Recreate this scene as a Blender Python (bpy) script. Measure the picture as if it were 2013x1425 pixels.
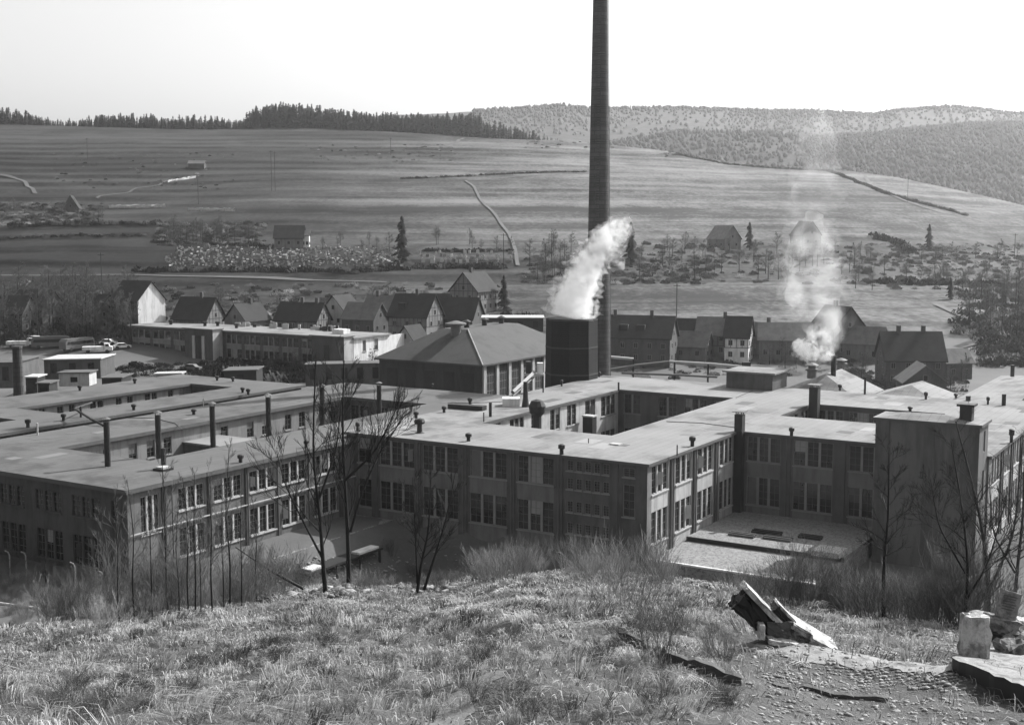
import bpy, math, random
import numpy as np
from math import sin, cos, tan, atan, atan2, pi, radians as R, sqrt, exp
random.seed(7)
rng = np.random.default_rng(7)
S = bpy.context.scene
for o in list(bpy.data.objects): bpy.data.objects.remove(o)

# ---------------------------------------------------------------- camera, sky, sun, exposure
CZ = 34.0; FPX = 2460.0; CX, CY = 1006.5, 712.5
PITCH = atan(262 / FPX)
cd = bpy.data.cameras.new('camera'); cam = bpy.data.objects.new('camera', cd)
S.collection.objects.link(cam); S.camera = cam
cd.sensor_width = 36; cd.lens = 36 * FPX / 2013; cd.clip_end = 12000; cd.clip_start = 0.3
cam.location = (0, 0, CZ); cam.rotation_euler = (pi / 2 - PITCH, 0, 0)
S.render.resolution_x = 1024; S.render.resolution_y = 724
SUN_AZ, SUN_EL = R(37), R(39)          # azimuth from +X towards +Y
W = bpy.data.worlds.new('World'); S.world = W; W.use_nodes = True
nt = W.node_tree; nt.nodes.clear()
sky = nt.nodes.new('ShaderNodeTexSky'); sky.sky_type = 'NISHITA'; sky.sun_disc = False
sky.sun_elevation = SUN_EL; sky.sun_rotation = pi / 2 - SUN_AZ
sky.dust_density = 4.0; sky.air_density = 1.4
bw = nt.nodes.new('ShaderNodeRGBToBW'); bg = nt.nodes.new('ShaderNodeBackground'); wo = nt.nodes.new('ShaderNodeOutputWorld')
nt.links.new(sky.outputs[0], bw.inputs[0]); nt.links.new(bw.outputs[0], bg.inputs[0]); nt.links.new(bg.outputs[0], wo.inputs[0])
bg.inputs[1].default_value = 0.145
sl = bpy.data.lights.new('sun', 'SUN'); sl.energy = 4.8; sl.angle = R(0.6); sl.color = (1, 1, 1)
so = bpy.data.objects.new('sun', sl); S.collection.objects.link(so); so.location = (60, 60, 150)
SD = np.array([cos(SUN_EL) * cos(SUN_AZ), cos(SUN_EL) * sin(SUN_AZ), sin(SUN_EL)])
from mathutils import Vector
so.rotation_euler = Vector(SD).to_track_quat('Z', 'Y').to_euler()
S.view_settings.view_transform = 'Standard'; S.view_settings.look = 'None'
S.view_settings.exposure = 0.75; S.view_settings.gamma = 1.0; S.view_settings.use_curve_mapping = False
S.render.engine = 'CYCLES'
S.cycles.volume_bounces = 3; S.cycles.max_bounces = 6; S.cycles.transparent_max_bounces = 6
S.cycles.volume_max_steps = 128

# ---------------------------------------------------------------- materials (grey: the place was photographed on black-and-white film)
MATS = {}
def mat(name, base, var=0.25, scale=0.6, scale2=9.0, rough=0.9, bump=0.3, stretch=(1, 1, 1), dist=0.06, spec=0.25, trans=0.0, fine=0.35, lines=None, streak=None):
    m = bpy.data.materials.new(name); m.use_nodes = True; n = m.node_tree; N = n.nodes; K = n.links
    b = N['Principled BSDF']; b.inputs['Roughness'].default_value = rough
    b.inputs['Specular IOR Level'].default_value = spec
    tc = N.new('ShaderNodeTexCoord'); mp = N.new('ShaderNodeMapping'); mp.inputs['Scale'].default_value = stretch
    K.new(tc.outputs['Object'], mp.inputs[0])
    a = N.new('ShaderNodeTexNoise'); a.inputs['Scale'].default_value = scale; a.inputs['Detail'].default_value = 5; a.inputs['Roughness'].default_value = 0.6
    c = N.new('ShaderNodeTexNoise'); c.inputs['Scale'].default_value = scale2; c.inputs['Detail'].default_value = 4; c.inputs['Roughness'].default_value = 0.7
    K.new(mp.outputs[0], a.inputs['Vector']); K.new(mp.outputs[0], c.inputs['Vector'])
    mx = N.new('ShaderNodeMath'); mx.operation = 'MULTIPLY_ADD'; mx.inputs[1].default_value = fine
    s1 = N.new('ShaderNodeMath'); s1.operation = 'MULTIPLY'; s1.inputs[1].default_value = 1 - fine
    K.new(a.outputs[0], s1.inputs[0]); K.new(c.outputs[0], mx.inputs[0]); K.new(s1.outputs[0], mx.inputs[2])
    mr = N.new('ShaderNodeMapRange'); mr.inputs['From Min'].default_value = 0.3; mr.inputs['From Max'].default_value = 0.7
    mr.inputs['To Min'].default_value = base * (1 - var); mr.inputs['To Max'].default_value = base * (1 + var)
    K.new(mx.outputs[0], mr.inputs[0])
    col = mr.outputs[0]
    def mulf(src, fac, lo, fmin, fmax):
        q = N.new('ShaderNodeMapRange'); q.inputs['From Min'].default_value = fmin; q.inputs['From Max'].default_value = fmax; q.inputs['To Min'].default_value = lo; q.inputs['To Max'].default_value = 1.0
        K.new(fac, q.inputs[0]); m_ = N.new('ShaderNodeMath'); m_.operation = 'MULTIPLY'; K.new(src, m_.inputs[0]); K.new(q.outputs[0], m_.inputs[1]); return m_.outputs[0]
    if lines:      # joints: felt lanes, brick courses, boards
        m2 = N.new('ShaderNodeMapping'); m2.inputs['Rotation'].default_value = lines[2]; K.new(tc.outputs['Object'], m2.inputs[0])
        bt = N.new('ShaderNodeTexBrick'); bt.inputs['Scale'].default_value = 1; bt.inputs['Brick Width'].default_value = lines[0]; bt.inputs['Row Height'].default_value = lines[1]; bt.inputs['Mortar Size'].default_value = lines[4]
        bt.inputs['Color1'].default_value = (1, 1, 1, 1); bt.inputs['Color2'].default_value = (lines[5],) * 3 + (1,); bt.inputs['Mortar'].default_value = (lines[3],) * 3 + (1,)
        K.new(m2.outputs[0], bt.inputs['Vector']); col = mulf(col, bt.outputs['Color'], 0.0, 0.0, 1.0)
    if streak:     # rain streaks and stains
        m3 = N.new('ShaderNodeMapping'); m3.inputs['Scale'].default_value = streak[0]; K.new(tc.outputs['Object'], m3.inputs[0])
        t3 = N.new('ShaderNodeTexNoise'); t3.inputs['Scale'].default_value = 1; t3.inputs['Detail'].default_value = 6; t3.inputs['Roughness'].default_value = .7; K.new(m3.outputs[0], t3.inputs['Vector'])
        col = mulf(col, t3.outputs[0], streak[1], streak[2], streak[3])
    cr = N.new('ShaderNodeCombineColor')
    for i in range(3): K.new(col, cr.inputs[i])
    K.new(cr.outputs[0], b.inputs['Base Color'])
    if bump:
        bp = N.new('ShaderNodeBump'); bp.inputs['Strength'].default_value = bump; bp.inputs['Distance'].default_value = dist
        K.new(c.outputs[0], bp.inputs['Height']); K.new(bp.outputs[0], b.inputs['Normal'])
    if trans:
        t = N.new('ShaderNodeBsdfTranslucent'); K.new(cr.outputs[0], t.inputs[0])
        ms = N.new('ShaderNodeMixShader'); ms.inputs[0].default_value = trans
        K.new(b.outputs[0], ms.inputs[1]); K.new(t.outputs[0], ms.inputs[2]); K.new(ms.outputs[0], N['Material Output'].inputs[0])
    MATS[name] = m; return m

M_roof = mat('roof felt', 0.185, 0.16, 0.12, 3.0, bump=0.1, fine=0.3, lines=(7.0, 1.05, (0, 0, -1.0233), .68, .035, .90), streak=((.13, .13, 1), .60, .38, .50))
M_roofL = mat('weathered roof felt', 0.092, 0.16, 0.14, 3.0, bump=0.1, fine=0.3, lines=(7.0, 1.05, (0, 0, -1.0233), .66, .035, .90), streak=((.13, .13, 1), .58, .38, .50))
M_fascia = mat('eaves board', 0.08, 0.2, 1.0)
M_plast = mat('factory plaster', 0.17, 0.22, 0.35, 6.0, bump=0.15, streak=((1.1, 1.1, .16), .68, .36, .54))
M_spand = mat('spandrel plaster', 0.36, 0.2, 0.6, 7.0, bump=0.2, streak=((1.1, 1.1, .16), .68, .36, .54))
M_brick = mat('brown brick', 0.082, 0.3, 0.5, 14.0, bump=0.3, streak=((1.1, 1.1, .16), .68, .36, .54))
M_brickL = mat('dull brick', 0.07, 0.28, 0.4, 12.0, bump=0.3, streak=((1.1, 1.1, .16), .68, .36, .54))
M_tower = mat('tower render', 0.105, 0.14, 0.18, 5.0, bump=0.1, streak=((1.1, 1.1, .16), .68, .36, .54))
M_white = mat('white paint', 0.58, 0.12, 0.5, streak=((1.1, 1.1, .16), .68, .36, .54))
M_slabpath = mat('worn concrete path', 0.22, 0.12, 0.9, 12.0, bump=0.3, streak=((3.5, 3.5, 3.5), .42, .38, .52))
M_lw = mat('left wing render', 0.125, 0.2, 0.35, 6.0, bump=0.15, streak=((1.1, 1.1, .16), .68, .36, .54))
M_sph = mat('shaded spandrel render', 0.135, 0.2, 0.35, 6.0, bump=0.15, streak=((1.1, 1.1, .16), .68, .36, .54))  # spandrel plaster with the shade of the sunless fronts in its colour
M_blind = mat('window blind', 0.22, 0.15, 1.0)
M_frameL = mat('sunlit window posts', 0.36, 0.15, 1.0)  # sunlit copy of the frame paint; the paint below is darkened for shade
M_frame = mat('window frame paint', 0.19, 0.15, 1.0)
M_sill = mat('sill stone', 0.34, 0.15, 1.0)
M_glass = mat('window glass', 0.018, 0.5, 0.9, 3.0, rough=0.12, bump=0.0, spec=0.5)
M_dark = mat('tarred metal', 0.022, 0.3, 1.0, rough=0.6, bump=0.1)
M_metal = mat('grey sheet metal', 0.1, 0.25, 1.0, rough=0.55, bump=0.1)
M_conc = mat('concrete', 0.2, 0.22, 1.2, 14.0, bump=0.4, streak=((3.5, 3.5, 3.5), .42, .38, .52))
M_concd = mat('dark concrete', 0.08, 0.3, 1.2, 12.0, bump=0.4)
M_pale = mat('pale limewashed stone', 0.38, 0.2, 2.0, 16.0, bump=0.5, dist=0.03, streak=((3.5, 3.5, 3.5), .42, .38, .52))
M_tile = mat('dark roof tiles', 0.028, 0.25, 0.3, 10.0, stretch=(1, 1, 3), bump=0.3, streak=((.5, .5, .2), .7, .36, .54))
M_tileL = mat('grey roof tiles', 0.11, 0.2, 0.3, 10.0, stretch=(1, 1, 3), bump=0.3, streak=((.5, .5, .2), .7, .36, .54))
M_hall = mat('slate hall roof', 0.068, 0.13, 0.15, 6.0, bump=0.15, lines=(1.2, .5, (0, 0, -1.0233), .85, .03, .93), streak=((.3, .3, .3), .8, .36, .5))
M_hallw = mat('hall wall', 0.045, 0.2, 0.3, 5.0, streak=((1.1, 1.1, .16), .68, .36, .54))
M_rend = mat('house render', 0.15, 0.2, 0.3, 5.0, streak=((1.1, 1.1, .16), .68, .36, .54))
M_rendd = mat('dark house render', 0.075, 0.2, 0.3, 5.0, streak=((1.1, 1.1, .16), .68, .36, .54))
M_wood = mat('tarred boards', 0.012, 0.35, 0.5, 4.0, stretch=(3, 3, 0.15), bump=0.3, lines=(30, .32, (1.5708, 1.5708, 0), .5, .05, .8))
M_timber = mat('timber framing', 0.04, 0.3, 1.0)
M_stack = mat('chimney brick', 0.07, 0.22, 0.25, 9.0, stretch=(1, 1, 2.5), bump=0.3, streak=((.5, .5, .10), .62, .36, .56), lines=(1.9, .75, (1.5708, 0, 0), .55, .07, .72))
M_bark = mat('bark', 0.022, 0.35, 2.0, 20.0, bump=0.4, dist=0.02)
M_twig = mat('bare twigs', 0.1, 0.35, 0.5, 9.0, bump=0.0)
M_twigL = mat('pale dry twigs', 0.21, 0.35, 0.5, 9.0, bump=0.0)
M_bush = mat('brown brush', 0.11, 0.4, 0.4, 6.0, bump=0.0)
M_need = mat('spruce needles', 0.014, 0.4, 0.3, 5.0, bump=0.0)
M_far = mat('far bare crowns', 0.075, 0.35, 0.2, 4.0, bump=0.0)
M_g1 = mat('dry grass', 0.25, 0.35, 0.5, 7.0, bump=0.0, trans=0.35)
M_g2 = mat('bleached grass', 0.44, 0.25, 0.5, 7.0, bump=0.0, trans=0.35)
M_g3 = mat('old brown grass', 0.075, 0.35, 0.5, 7.0, bump=0.0, trans=0.25)
M_soil = mat('turf and soil', 0.06, 0.55, 0.7, 6.0, bump=0.8, dist=0.12, fine=0.5)
M_yard = mat('yard ground', 0.085, 0.3, 0.08, 2.5, bump=0.2)
M_path = mat('trodden path', 0.13, 0.18, 0.9, 12.0, bump=0.4)
M_track = mat('field track', 0.085, 0.15, 0.1, 3.0, bump=0.0)
M_grav = mat('gravestone stone', 0.42, 0.35, 0.05, 0.3, bump=0.0)
M_hedge = mat('hedge', 0.025, 0.3, 0.3, 3.0, bump=0.0)
M_rubble = mat('rubble', 0.22, 0.4, 1.5, 9.0, bump=0.3)
M_farhill = mat('far wooded hill', 0.05, 0.5, 0.006, 0.05, bump=0.8, dist=5.0, fine=0.5, stretch=(1, 1, 3))
M_midhill = mat('wooded slope', 0.022, 0.6, 0.008, 0.07, bump=1.0, dist=6.0, fine=0.55, stretch=(1, 1, 3))

# hillside fields: long narrow strips that follow the contour, each with its own crop and colour
def field_mat():
    m = bpy.data.materials.new('strip fields'); m.use_nodes = True; n = m.node_tree; N = n.nodes; K = n.links
    b = N['Principled BSDF']; b.inputs['Roughness'].default_value = 0.95; b.inputs['Specular IOR Level'].default_value = 0.1
    g = N.new('ShaderNodeNewGeometry')
    def noise(sc, detail, rough=0.55, dim=None):
        mp = N.new('ShaderNodeMapping'); mp.inputs['Scale'].default_value = sc; K.new(g.outputs['Position'], mp.inputs[0])
        t = N.new('ShaderNodeTexNoise'); t.inputs['Scale'].default_value = 1; t.inputs['Detail'].default_value = detail; t.inputs['Roughness'].default_value = rough
        K.new(mp.outputs[0], t.inputs['Vector']); return t
    def mth(op, a, bb, c=None):
        x = N.new('ShaderNodeMath'); x.operation = op
        for i, v in enumerate((a, bb, c)):
            if v is None: continue
            if isinstance(v, (int, float)): x.inputs[i].default_value = v
            else: K.new(v, x.inputs[i])
        return x.outputs[0]
    wide = noise((0.0035, 0.0006, 0.12), 2)         # broad strips
    thin = noise((0.006, 0.0006, 0.55), 3, 0.6)      # narrow strips
    balk_shade = noise((0.002, 0.0003, 0.35), 1)           # balk lines, with the shade of terrace risers painted in
    mott = noise((0.045, 0.02, 0.22), 6, 0.72)
    fine = noise((0.5, 0.25, 1.2), 3, 0.6)
    v = mth('MULTIPLY', wide.outputs[0], 0.30)
    v = mth('MULTIPLY_ADD', thin.outputs[0], 0.22, v)
    v = mth('MULTIPLY_ADD', mott.outputs[0], 0.28, v)
    v = mth('MULTIPLY_ADD', fine.outputs[0], 0.20, v)
    bb = mth('ABSOLUTE', mth('SUBTRACT', balk_shade.outputs[0], 0.5), 0)
    bl = N.new('ShaderNodeMapRange'); bl.inputs['From Min'].default_value = 0.0; bl.inputs['From Max'].default_value = 0.018
    bl.inputs['To Min'].default_value = 0.5; bl.inputs['To Max'].default_value = 1.0; K.new(bb, bl.inputs[0])
    mr = N.new('ShaderNodeMapRange'); mr.inputs['From Min'].default_value = 0.44; mr.inputs['From Max'].default_value = 0.565
    mr.inputs['To Min'].default_value = 0.014; mr.inputs['To Max'].default_value = 0.066; K.new(v, mr.inputs[0])
    sx = N.new('ShaderNodeSeparateXYZ'); K.new(g.outputs['Position'], sx.inputs[0])
    xw = mth('MULTIPLY_ADD', wide.outputs[0], 260.0, sx.outputs[0])       # meadows and fallow land lie to the right of the track
    fal = N.new('ShaderNodeMapRange'); fal.inputs['From Min'].default_value = 10; fal.inputs['From Max'].default_value = 175
    fal.inputs['To Min'].default_value = 0.62; fal.inputs['To Max'].default_value = 2.3; K.new(xw, fal.inputs[0])
    zz = mth('MULTIPLY_ADD', mott.outputs[0], 7.0, mth('SUBTRACT', sx.outputs[2], 3.5))      # a belt of rank garden land between meadow and fields
    def zr(a, b_, c, d_):
        q = N.new('ShaderNodeMapRange'); q.inputs['From Min'].default_value = a; q.inputs['From Max'].default_value = b_; q.inputs['To Min'].default_value = c; q.inputs['To Max'].default_value = d_; K.new(zz, q.inputs[0]); return q.outputs[0]
    belt = mth('MAXIMUM', zr(27, 33, .5, 1), zr(15, 18, 1, .5))
    o = mth('MULTIPLY', mth('MULTIPLY', mth('MULTIPLY', mr.outputs[0], bl.outputs[0]), fal.outputs[0]), belt)
    cr = N.new('ShaderNodeCombineColor')
    for i in range(3): K.new(o, cr.inputs[i])
    K.new(cr.outputs[0], b.inputs['Base Color'])
    bp = N.new('ShaderNodeBump'); bp.inputs['Strength'].default_value = 0.5; bp.inputs['Distance'].default_value = 0.8
    K.new(thin.outputs[0], bp.inputs['Height']); K.new(bp.outputs[0], b.inputs['Normal'])
    return m
M_field = field_mat()

# ---------------------------------------------------------------- mesh helpers
ROOT = {}
def tag(o, label=None, cat=None, group=None, kind=None):
    if label: o['label'] = label
    if cat: o['category'] = cat
    if group: o['group'] = group
    if kind: o['kind'] = kind
    return o
def empty(name, loc, label, cat, group=None):
    o = bpy.data.objects.new(name, None); S.collection.objects.link(o); o.location = loc; o.empty_display_size = 0.5
    ROOT[o.name] = np.array(loc, float); return tag(o, label, cat, group)
class MB:
    def __init__(s): s.v = []; s.f = []; s.m = []
    def add(s, vs, fs, mi=0):
        k = len(s.v); s.v.extend([tuple(map(float, p)) for p in vs]); s.f.extend([tuple(i + k for i in f) for f in fs]); s.m.extend([mi] * len(fs)); return s
    def box(s, T, a0, a1, b0, b1, c0, c1, mi=0):
        P = [T(a, b, c) for a in (a0, a1) for b in (b0, b1) for c in (c0, c1)]
        return s.add(P, [(0, 1, 3, 2), (4, 6, 7, 5), (0, 4, 5, 1), (2, 3, 7, 6), (0, 2, 6, 4), (1, 5, 7, 3)], mi)
    def tube(s, pts, rad, n=6, caps=True, mi=0):
        pts = [np.array(p, float) for p in pts]; k = len(pts); V = []
        if isinstance(rad, (int, float)): rad = [rad] * k
        prev = None
        for i, p in enumerate(pts):
            d = pts[min(i + 1, k - 1)] - pts[max(i - 1, 0)]; d /= (np.linalg.norm(d) + 1e-9)
            ref = np.array([0, 0, 1.0]) if abs(d[2]) < 0.9 else np.array([1.0, 0, 0])
            x = np.cross(d, ref); x /= np.linalg.norm(x); y = np.cross(d, x)
            for j in range(n):
                a = 2 * pi * j / n; V.append(p + rad[i] * (cos(a) * x + sin(a) * y))
        F = [(i * n + j, i * n + (j + 1) % n, (i + 1) * n + (j + 1) % n, (i + 1) * n + j) for i in range(k - 1) for j in range(n)]
        if caps: F += [tuple(range(n))[::-1], tuple(range((k - 1) * n, k * n))]
        return s.add(V, F, mi)
    def lathe(s, c, prof, n=24, mi=0, ph=0.0):
        V = [(c[0] + r * cos(2 * pi * j / n + ph), c[1] + r * sin(2 * pi * j / n + ph), c[2] + z) for r, z in prof for j in range(n)]
        F = [(i * n + j, i * n + (j + 1) % n, (i + 1) * n + (j + 1) % n, (i + 1) * n + j) for i in range(len(prof) - 1) for j in range(n)]
        F += [tuple(range((len(prof) - 1) * n, len(prof) * n))]
        return s.add(V, F, mi)
    def build(s, name, mats, parent=None, smooth=False):
        me = bpy.data.meshes.new(name)
        if parent is not None:
            r = parent
            while r.parent is not None: r = r.parent
            off = np.array(r.location)
        else:
            a = np.array(s.v); off = np.array([(a[:, 0].min() + a[:, 0].max()) / 2, (a[:, 1].min() + a[:, 1].max()) / 2, a[:, 2].min()])
        me.from_pydata([(p[0] - off[0], p[1] - off[1], p[2] - off[2]) for p in s.v], [], s.f)
        if not isinstance(mats, (list, tuple)): mats = [mats]
        for m in mats: me.materials.append(m)
        if len(mats) > 1: me.polygons.foreach_set('material_index', s.m)
        if smooth: me.polygons.foreach_set('use_smooth', [True] * len(me.polygons))
        me.update()
        o = bpy.data.objects.new(name, me); S.collection.objects.link(o)
        if parent is not None:
            o.parent = parent
        else: o.location = off
        return o
def np_mesh(name, V, F, mats, mi=None, smooth=False, link=True):
    me = bpy.data.meshes.new(name); V = np.asarray(V, np.float32); F = np.asarray(F, np.int32)
    me.vertices.add(len(V)); me.vertices.foreach_set('co', V.ravel())
    n, k = F.shape; me.loops.add(n * k); me.loops.foreach_set('vertex_index', F.ravel()); me.polygons.add(n)
    me.polygons.foreach_set('loop_start', np.arange(0, n * k, k, dtype=np.int32)); me.polygons.foreach_set('loop_total', np.full(n, k, np.int32))
    if not isinstance(mats, (list, tuple)): mats = [mats]
    for m in mats: me.materials.append(m)
    if mi is not None: me.polygons.foreach_set('material_index', np.asarray(mi, np.int32))
    if smooth: me.polygons.foreach_set('use_smooth', np.ones(n, bool))
    me.update(calc_edges=True); me.validate()
    if not link: return me
    o = bpy.data.objects.new(name, me); S.collection.objects.link(o); return o
def copy_tree(o, parent=None):
    c = o.copy(); S.collection.objects.link(c)
    if parent is not None: c.parent = parent
    for ch in list(o.children): copy_tree(ch, c)
    return c
def place(o, loc, rz=0, sc=1):
    o.location = loc; o.rotation_euler = (0, 0, rz); o.scale = (sc, sc, sc) if isinstance(sc, (int, float)) else sc

# factory frame: u runs away along the long walls, w runs to the left, origin at the near corner of the main block
OX, OY = 14.259, 129.755; AX, AY = 0.5206, 0.8538
def T(u, w, z): return (OX + AX * u - AY * w, OY + AY * u + AX * w, z)
def uw_of(x, y):
    dx, dy = x - OX, y - OY; return dx * AX + dy * AY, -dx * AY + dy * AX
def ray(px, py):
    a = (px - CX) / FPX; b = -(py - CY) / FPX
    return np.array([a, cos(PITCH) + b * sin(PITCH), -sin(PITCH) + b * cos(PITCH)])
def slope(py):   # drop per metre forward along a pixel row, at the middle column
    r = ray(CX, py); return -r[2] / r[1]
def atz(px, py, z):
    r = ray(px, py); return np.array([0, 0, CZ]) + r * ((z - CZ) / r[2])

# ---------------------------------------------------------------- terrain
PXT = np.array([-1500, 0, 200, 400, 640, 850, 1000, 1130, 1250, 1350, 1500, 1700, 1880, 2013, 3500.])
DCT = np.array([26, 30, 32, 38, 46, 48, 43, 40, 38, 36, 33, 31, 27, 25, 22.])
YCT = np.array([1235, 1228, 1222, 1196, 1158, 1160, 1128, 1128, 1140, 1150, 1178, 1213, 1232, 1245, 1290.])
YTX = np.array([-3000, 0, 300, 600, 850, 1090, 1300, 1420, 1650, 1750, 1850, 2013, 2600, 5000.])
YTT = np.array([243, 243, 250, 253, 266, 277, 296, 318, 334, 350, 372, 412, 500, 560.])
GD = np.array([340, 400, 430, 470, 520, 600, 700, 800, 900, 960.])
GG = np.array([0, .18, .26, .36, .46, .60, .76, .88, .965, 1.0])
def slopes(py): 
    b = -(py - CY) / FPX; return (sin(PITCH) - b * np.cos(PITCH)) / (np.cos(PITCH) + b * sin(PITCH))
def wob(x, y, f, s=0.0):   # cheap smooth pseudo noise
    return (np.sin(x * f + 1.3 + s) * np.cos(y * f * 1.13 - 0.7 + s) + 0.5 * np.sin(x * f * 2.3 + y * f * 1.9 + s * 2) + 0.25 * np.sin(x * f * 4.7 - y * f * 5.1 + s)) / 1.4
def ground(x, y):
    x = np.asarray(x, float); y = np.asarray(y, float)
    d = np.maximum(y, 0.5); t = x / np.maximum(d, 3.0)
    px = CX + FPX * 0.985 * t
    dc = np.interp(px, PXT, DCT); yc = np.interp(px, PXT, YCT); sc = slopes(yc)
    b = sc - 1.83 / dc
    zn = CZ - 1.83 - b * np.minimum(d, dc)
    z1 = zn - 0.56 * np.maximum(d - dc, 0)
    # factory floor
    dx, dy = x - OX, y - OY; u = dx * AX + dy * AY; w = -dx * AY + dy * AX
    k = np.clip((w - 26) / 8, 0, 1); G = -5.3 + 4.9 * k * k * (3 - 2 * k)
    k2 = np.clip((u + 3) / 3, 0, 1); G = G + (-0.6 - G) * k2
    k3 = np.clip((w + 2) / 4, 0, 1); Gr = -2.7 + 2.1 * np.clip((u - 26) / 3, 0, 1); G = Gr + (G - Gr) * k3
    z = np.where(z1 - G > 6, z1, G + np.log1p(np.exp(np.clip((z1 - G) / 1.5, -30, 30))) * 1.5)
    # valley floor and village, then the opposite hillside
    v = np.interp(d, [0, 200, 240, 280, 300, 340], [0, 0, .6, 2.0, 4.0, CZ - 340 * float(slopes(630)) + .6]) 
    z = z + np.where(d > 200, v, 0)
    yt = np.interp(px, YTX, YTT)
    g = np.interp(d, GD, GG); yy = 630 - (630 - yt) * g
    H = CZ - slopes(yy) * d
    H = np.where(d > 960, H - 0 , H)
    top = CZ - slopes(yt) * 960
    H = np.where(d > 960, np.maximum(top - (d - 960) * 0.17, -10), H)
    z = np.where(d > 340, H, z)
    near = np.clip((60 - d) / 30, 0, 1)
    amp = 0.10 + 0.0 * d
    z = z + np.where(d < 100, wob(x, y, 1.3) * amp + wob(x, y, 0.35, 2.0) * 0.22, 0) * np.clip(d / 8, 0, 1)
    z = z + np.where(d > 360, wob(x, y, 0.012, 1.0) * np.clip((d - 360) / 100, 0, 1) * 1.6, 0)
    # ploughed terraces: flat treads and short grassy risers along the contour
    P_ = 4.6; q = (z + 1.7 * wob(x, y * .35, 0.011, 4.0) + .8 * wob(x, y * .3, .031, 1.0)) / P_; fr = q - np.floor(q)
    t_ = np.clip((fr - .74) / .26, 0, 1); st = t_ * t_ * (3 - 2 * t_) - fr
    msk = np.clip((d - 370) / 40, 0, 1) * np.clip((940 - d) / 40, 0, 1) * np.clip(.62 + wob(x, y, .006, 2.5), .08, 1)
    return z + P_ * .42 * st * msk
def gz(x, y): return float(ground(x, y))
def P2(px, py, d):
    r = ray(px, py); return np.array([0, 0, CZ]) + r * (d / r[1])
def hit(px, py, dmin=4.0, dmax=1400.0):
    r = ray(px, py); r = r / r[1]; d = np.concatenate([np.arange(dmin, 120, 0.1), np.arange(120, dmax, 0.5)])
    z = CZ + r[2] * d; g = ground(r[0] * d, d); i = int(np.argmax(z < g))
    if not (z < g).any(): i = len(d) - 1
    return np.array([r[0] * d[i], d[i], float(g[i])])

cols = np.concatenate([np.linspace(-2.2, -0.5, 60)[:-1], np.linspace(-0.5, 0.5, 330), np.linspace(0.5, 2.2, 60)[1:]])
rows = np.concatenate([np.array([-60, -20, -6, 0.5]), np.geomspace(2, 110, 330), np.linspace(110, 345, 90)[1:], np.linspace(345, 1000, 620)[1:], np.geomspace(1000, 5500, 30)[1:]])
CC, RR = np.meshgrid(cols, rows)
XX = CC * np.maximum(RR, 30 + 0 * RR) if False else CC * np.where(RR < 12, 12, RR)
ZZ = ground(XX, RR)
def grid(XX, YY, ZZ):
    nr, nc = XX.shape; V = np.stack([XX.ravel(), YY.ravel(), ZZ.ravel()], 1)
    i = np.arange(nr - 1)[:, None] * nc + np.arange(nc - 1)[None]; F = np.stack([i, i + 1, i + nc + 1, i + nc], -1).reshape(-1, 4)
    return V, F
V, F = grid(XX, RR, ZZ)
ym = V[F][:, :, 1].mean(1); fmi = np.where(ym < 100, 0, np.where(ym < 318, 1, 2))
tag(np_mesh('ground', V, F, [M_soil, M_yard, M_field], fmi, smooth=True), kind='structure')

def hill(name, d0, d1, pts, m, seed, amp, foot):
    px = np.linspace(-3500, 6000, 900); yt = np.interp(px, [p[0] for p in pts], [p[1] for p in pts])
    t = (px - CX) / FPX / 0.997
    rs = np.linspace(0, 1, 26); Z = []; X = []; Y = []
    r2 = np.random.default_rng(seed); rough = r2.normal(0, 1, px.size); rough = np.convolve(rough, [.25, .5, .25], 'same') * amp
    for k in list(rs) + [1.15, 1.6]:
        d = d0 + (d1 - d0) * k; top = CZ - slopes(yt) * d1
        if k <= 1: z = foot + (top - foot) * (1 - (1 - k) ** 1.6) + (rough if k == 1 else r2.normal(0, amp * 0.08, px.size))
        else: z = top - (k - 1) * (top - foot) * 1.5
        X.append(t * d); Y.append(np.full(px.size, d)); Z.append(z)
    V, F = grid(np.array(X), np.array(Y), np.array(Z))
    return tag(np_mesh(name, V, F, m, smooth=True), kind='structure')
hill('far_hill', 1500, 2600, [(-3500, 300), (0, 262), (880, 226), (950, 221), (1050, 215), (1110, 211), (1125, 215), (1190, 218), (1300, 216), (1480, 221), (1600, 223), (1700, 229), (1750, 221), (1850, 214), (1900, 218), (2013, 231), (3000, 260), (6000, 300)], M_farhill, 3, 3.0, -10)
hill('wooded_slope', 1150, 1750, [(-3500, 330), (900, 320), (1150, 290), (1330, 262), (1500, 264), (1600, 274), (1700, 268), (1800, 256), (1900, 248), (2013, 246), (3000, 200), (6000, 220)], M_midhill, 5, 2.5, -10)

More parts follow.
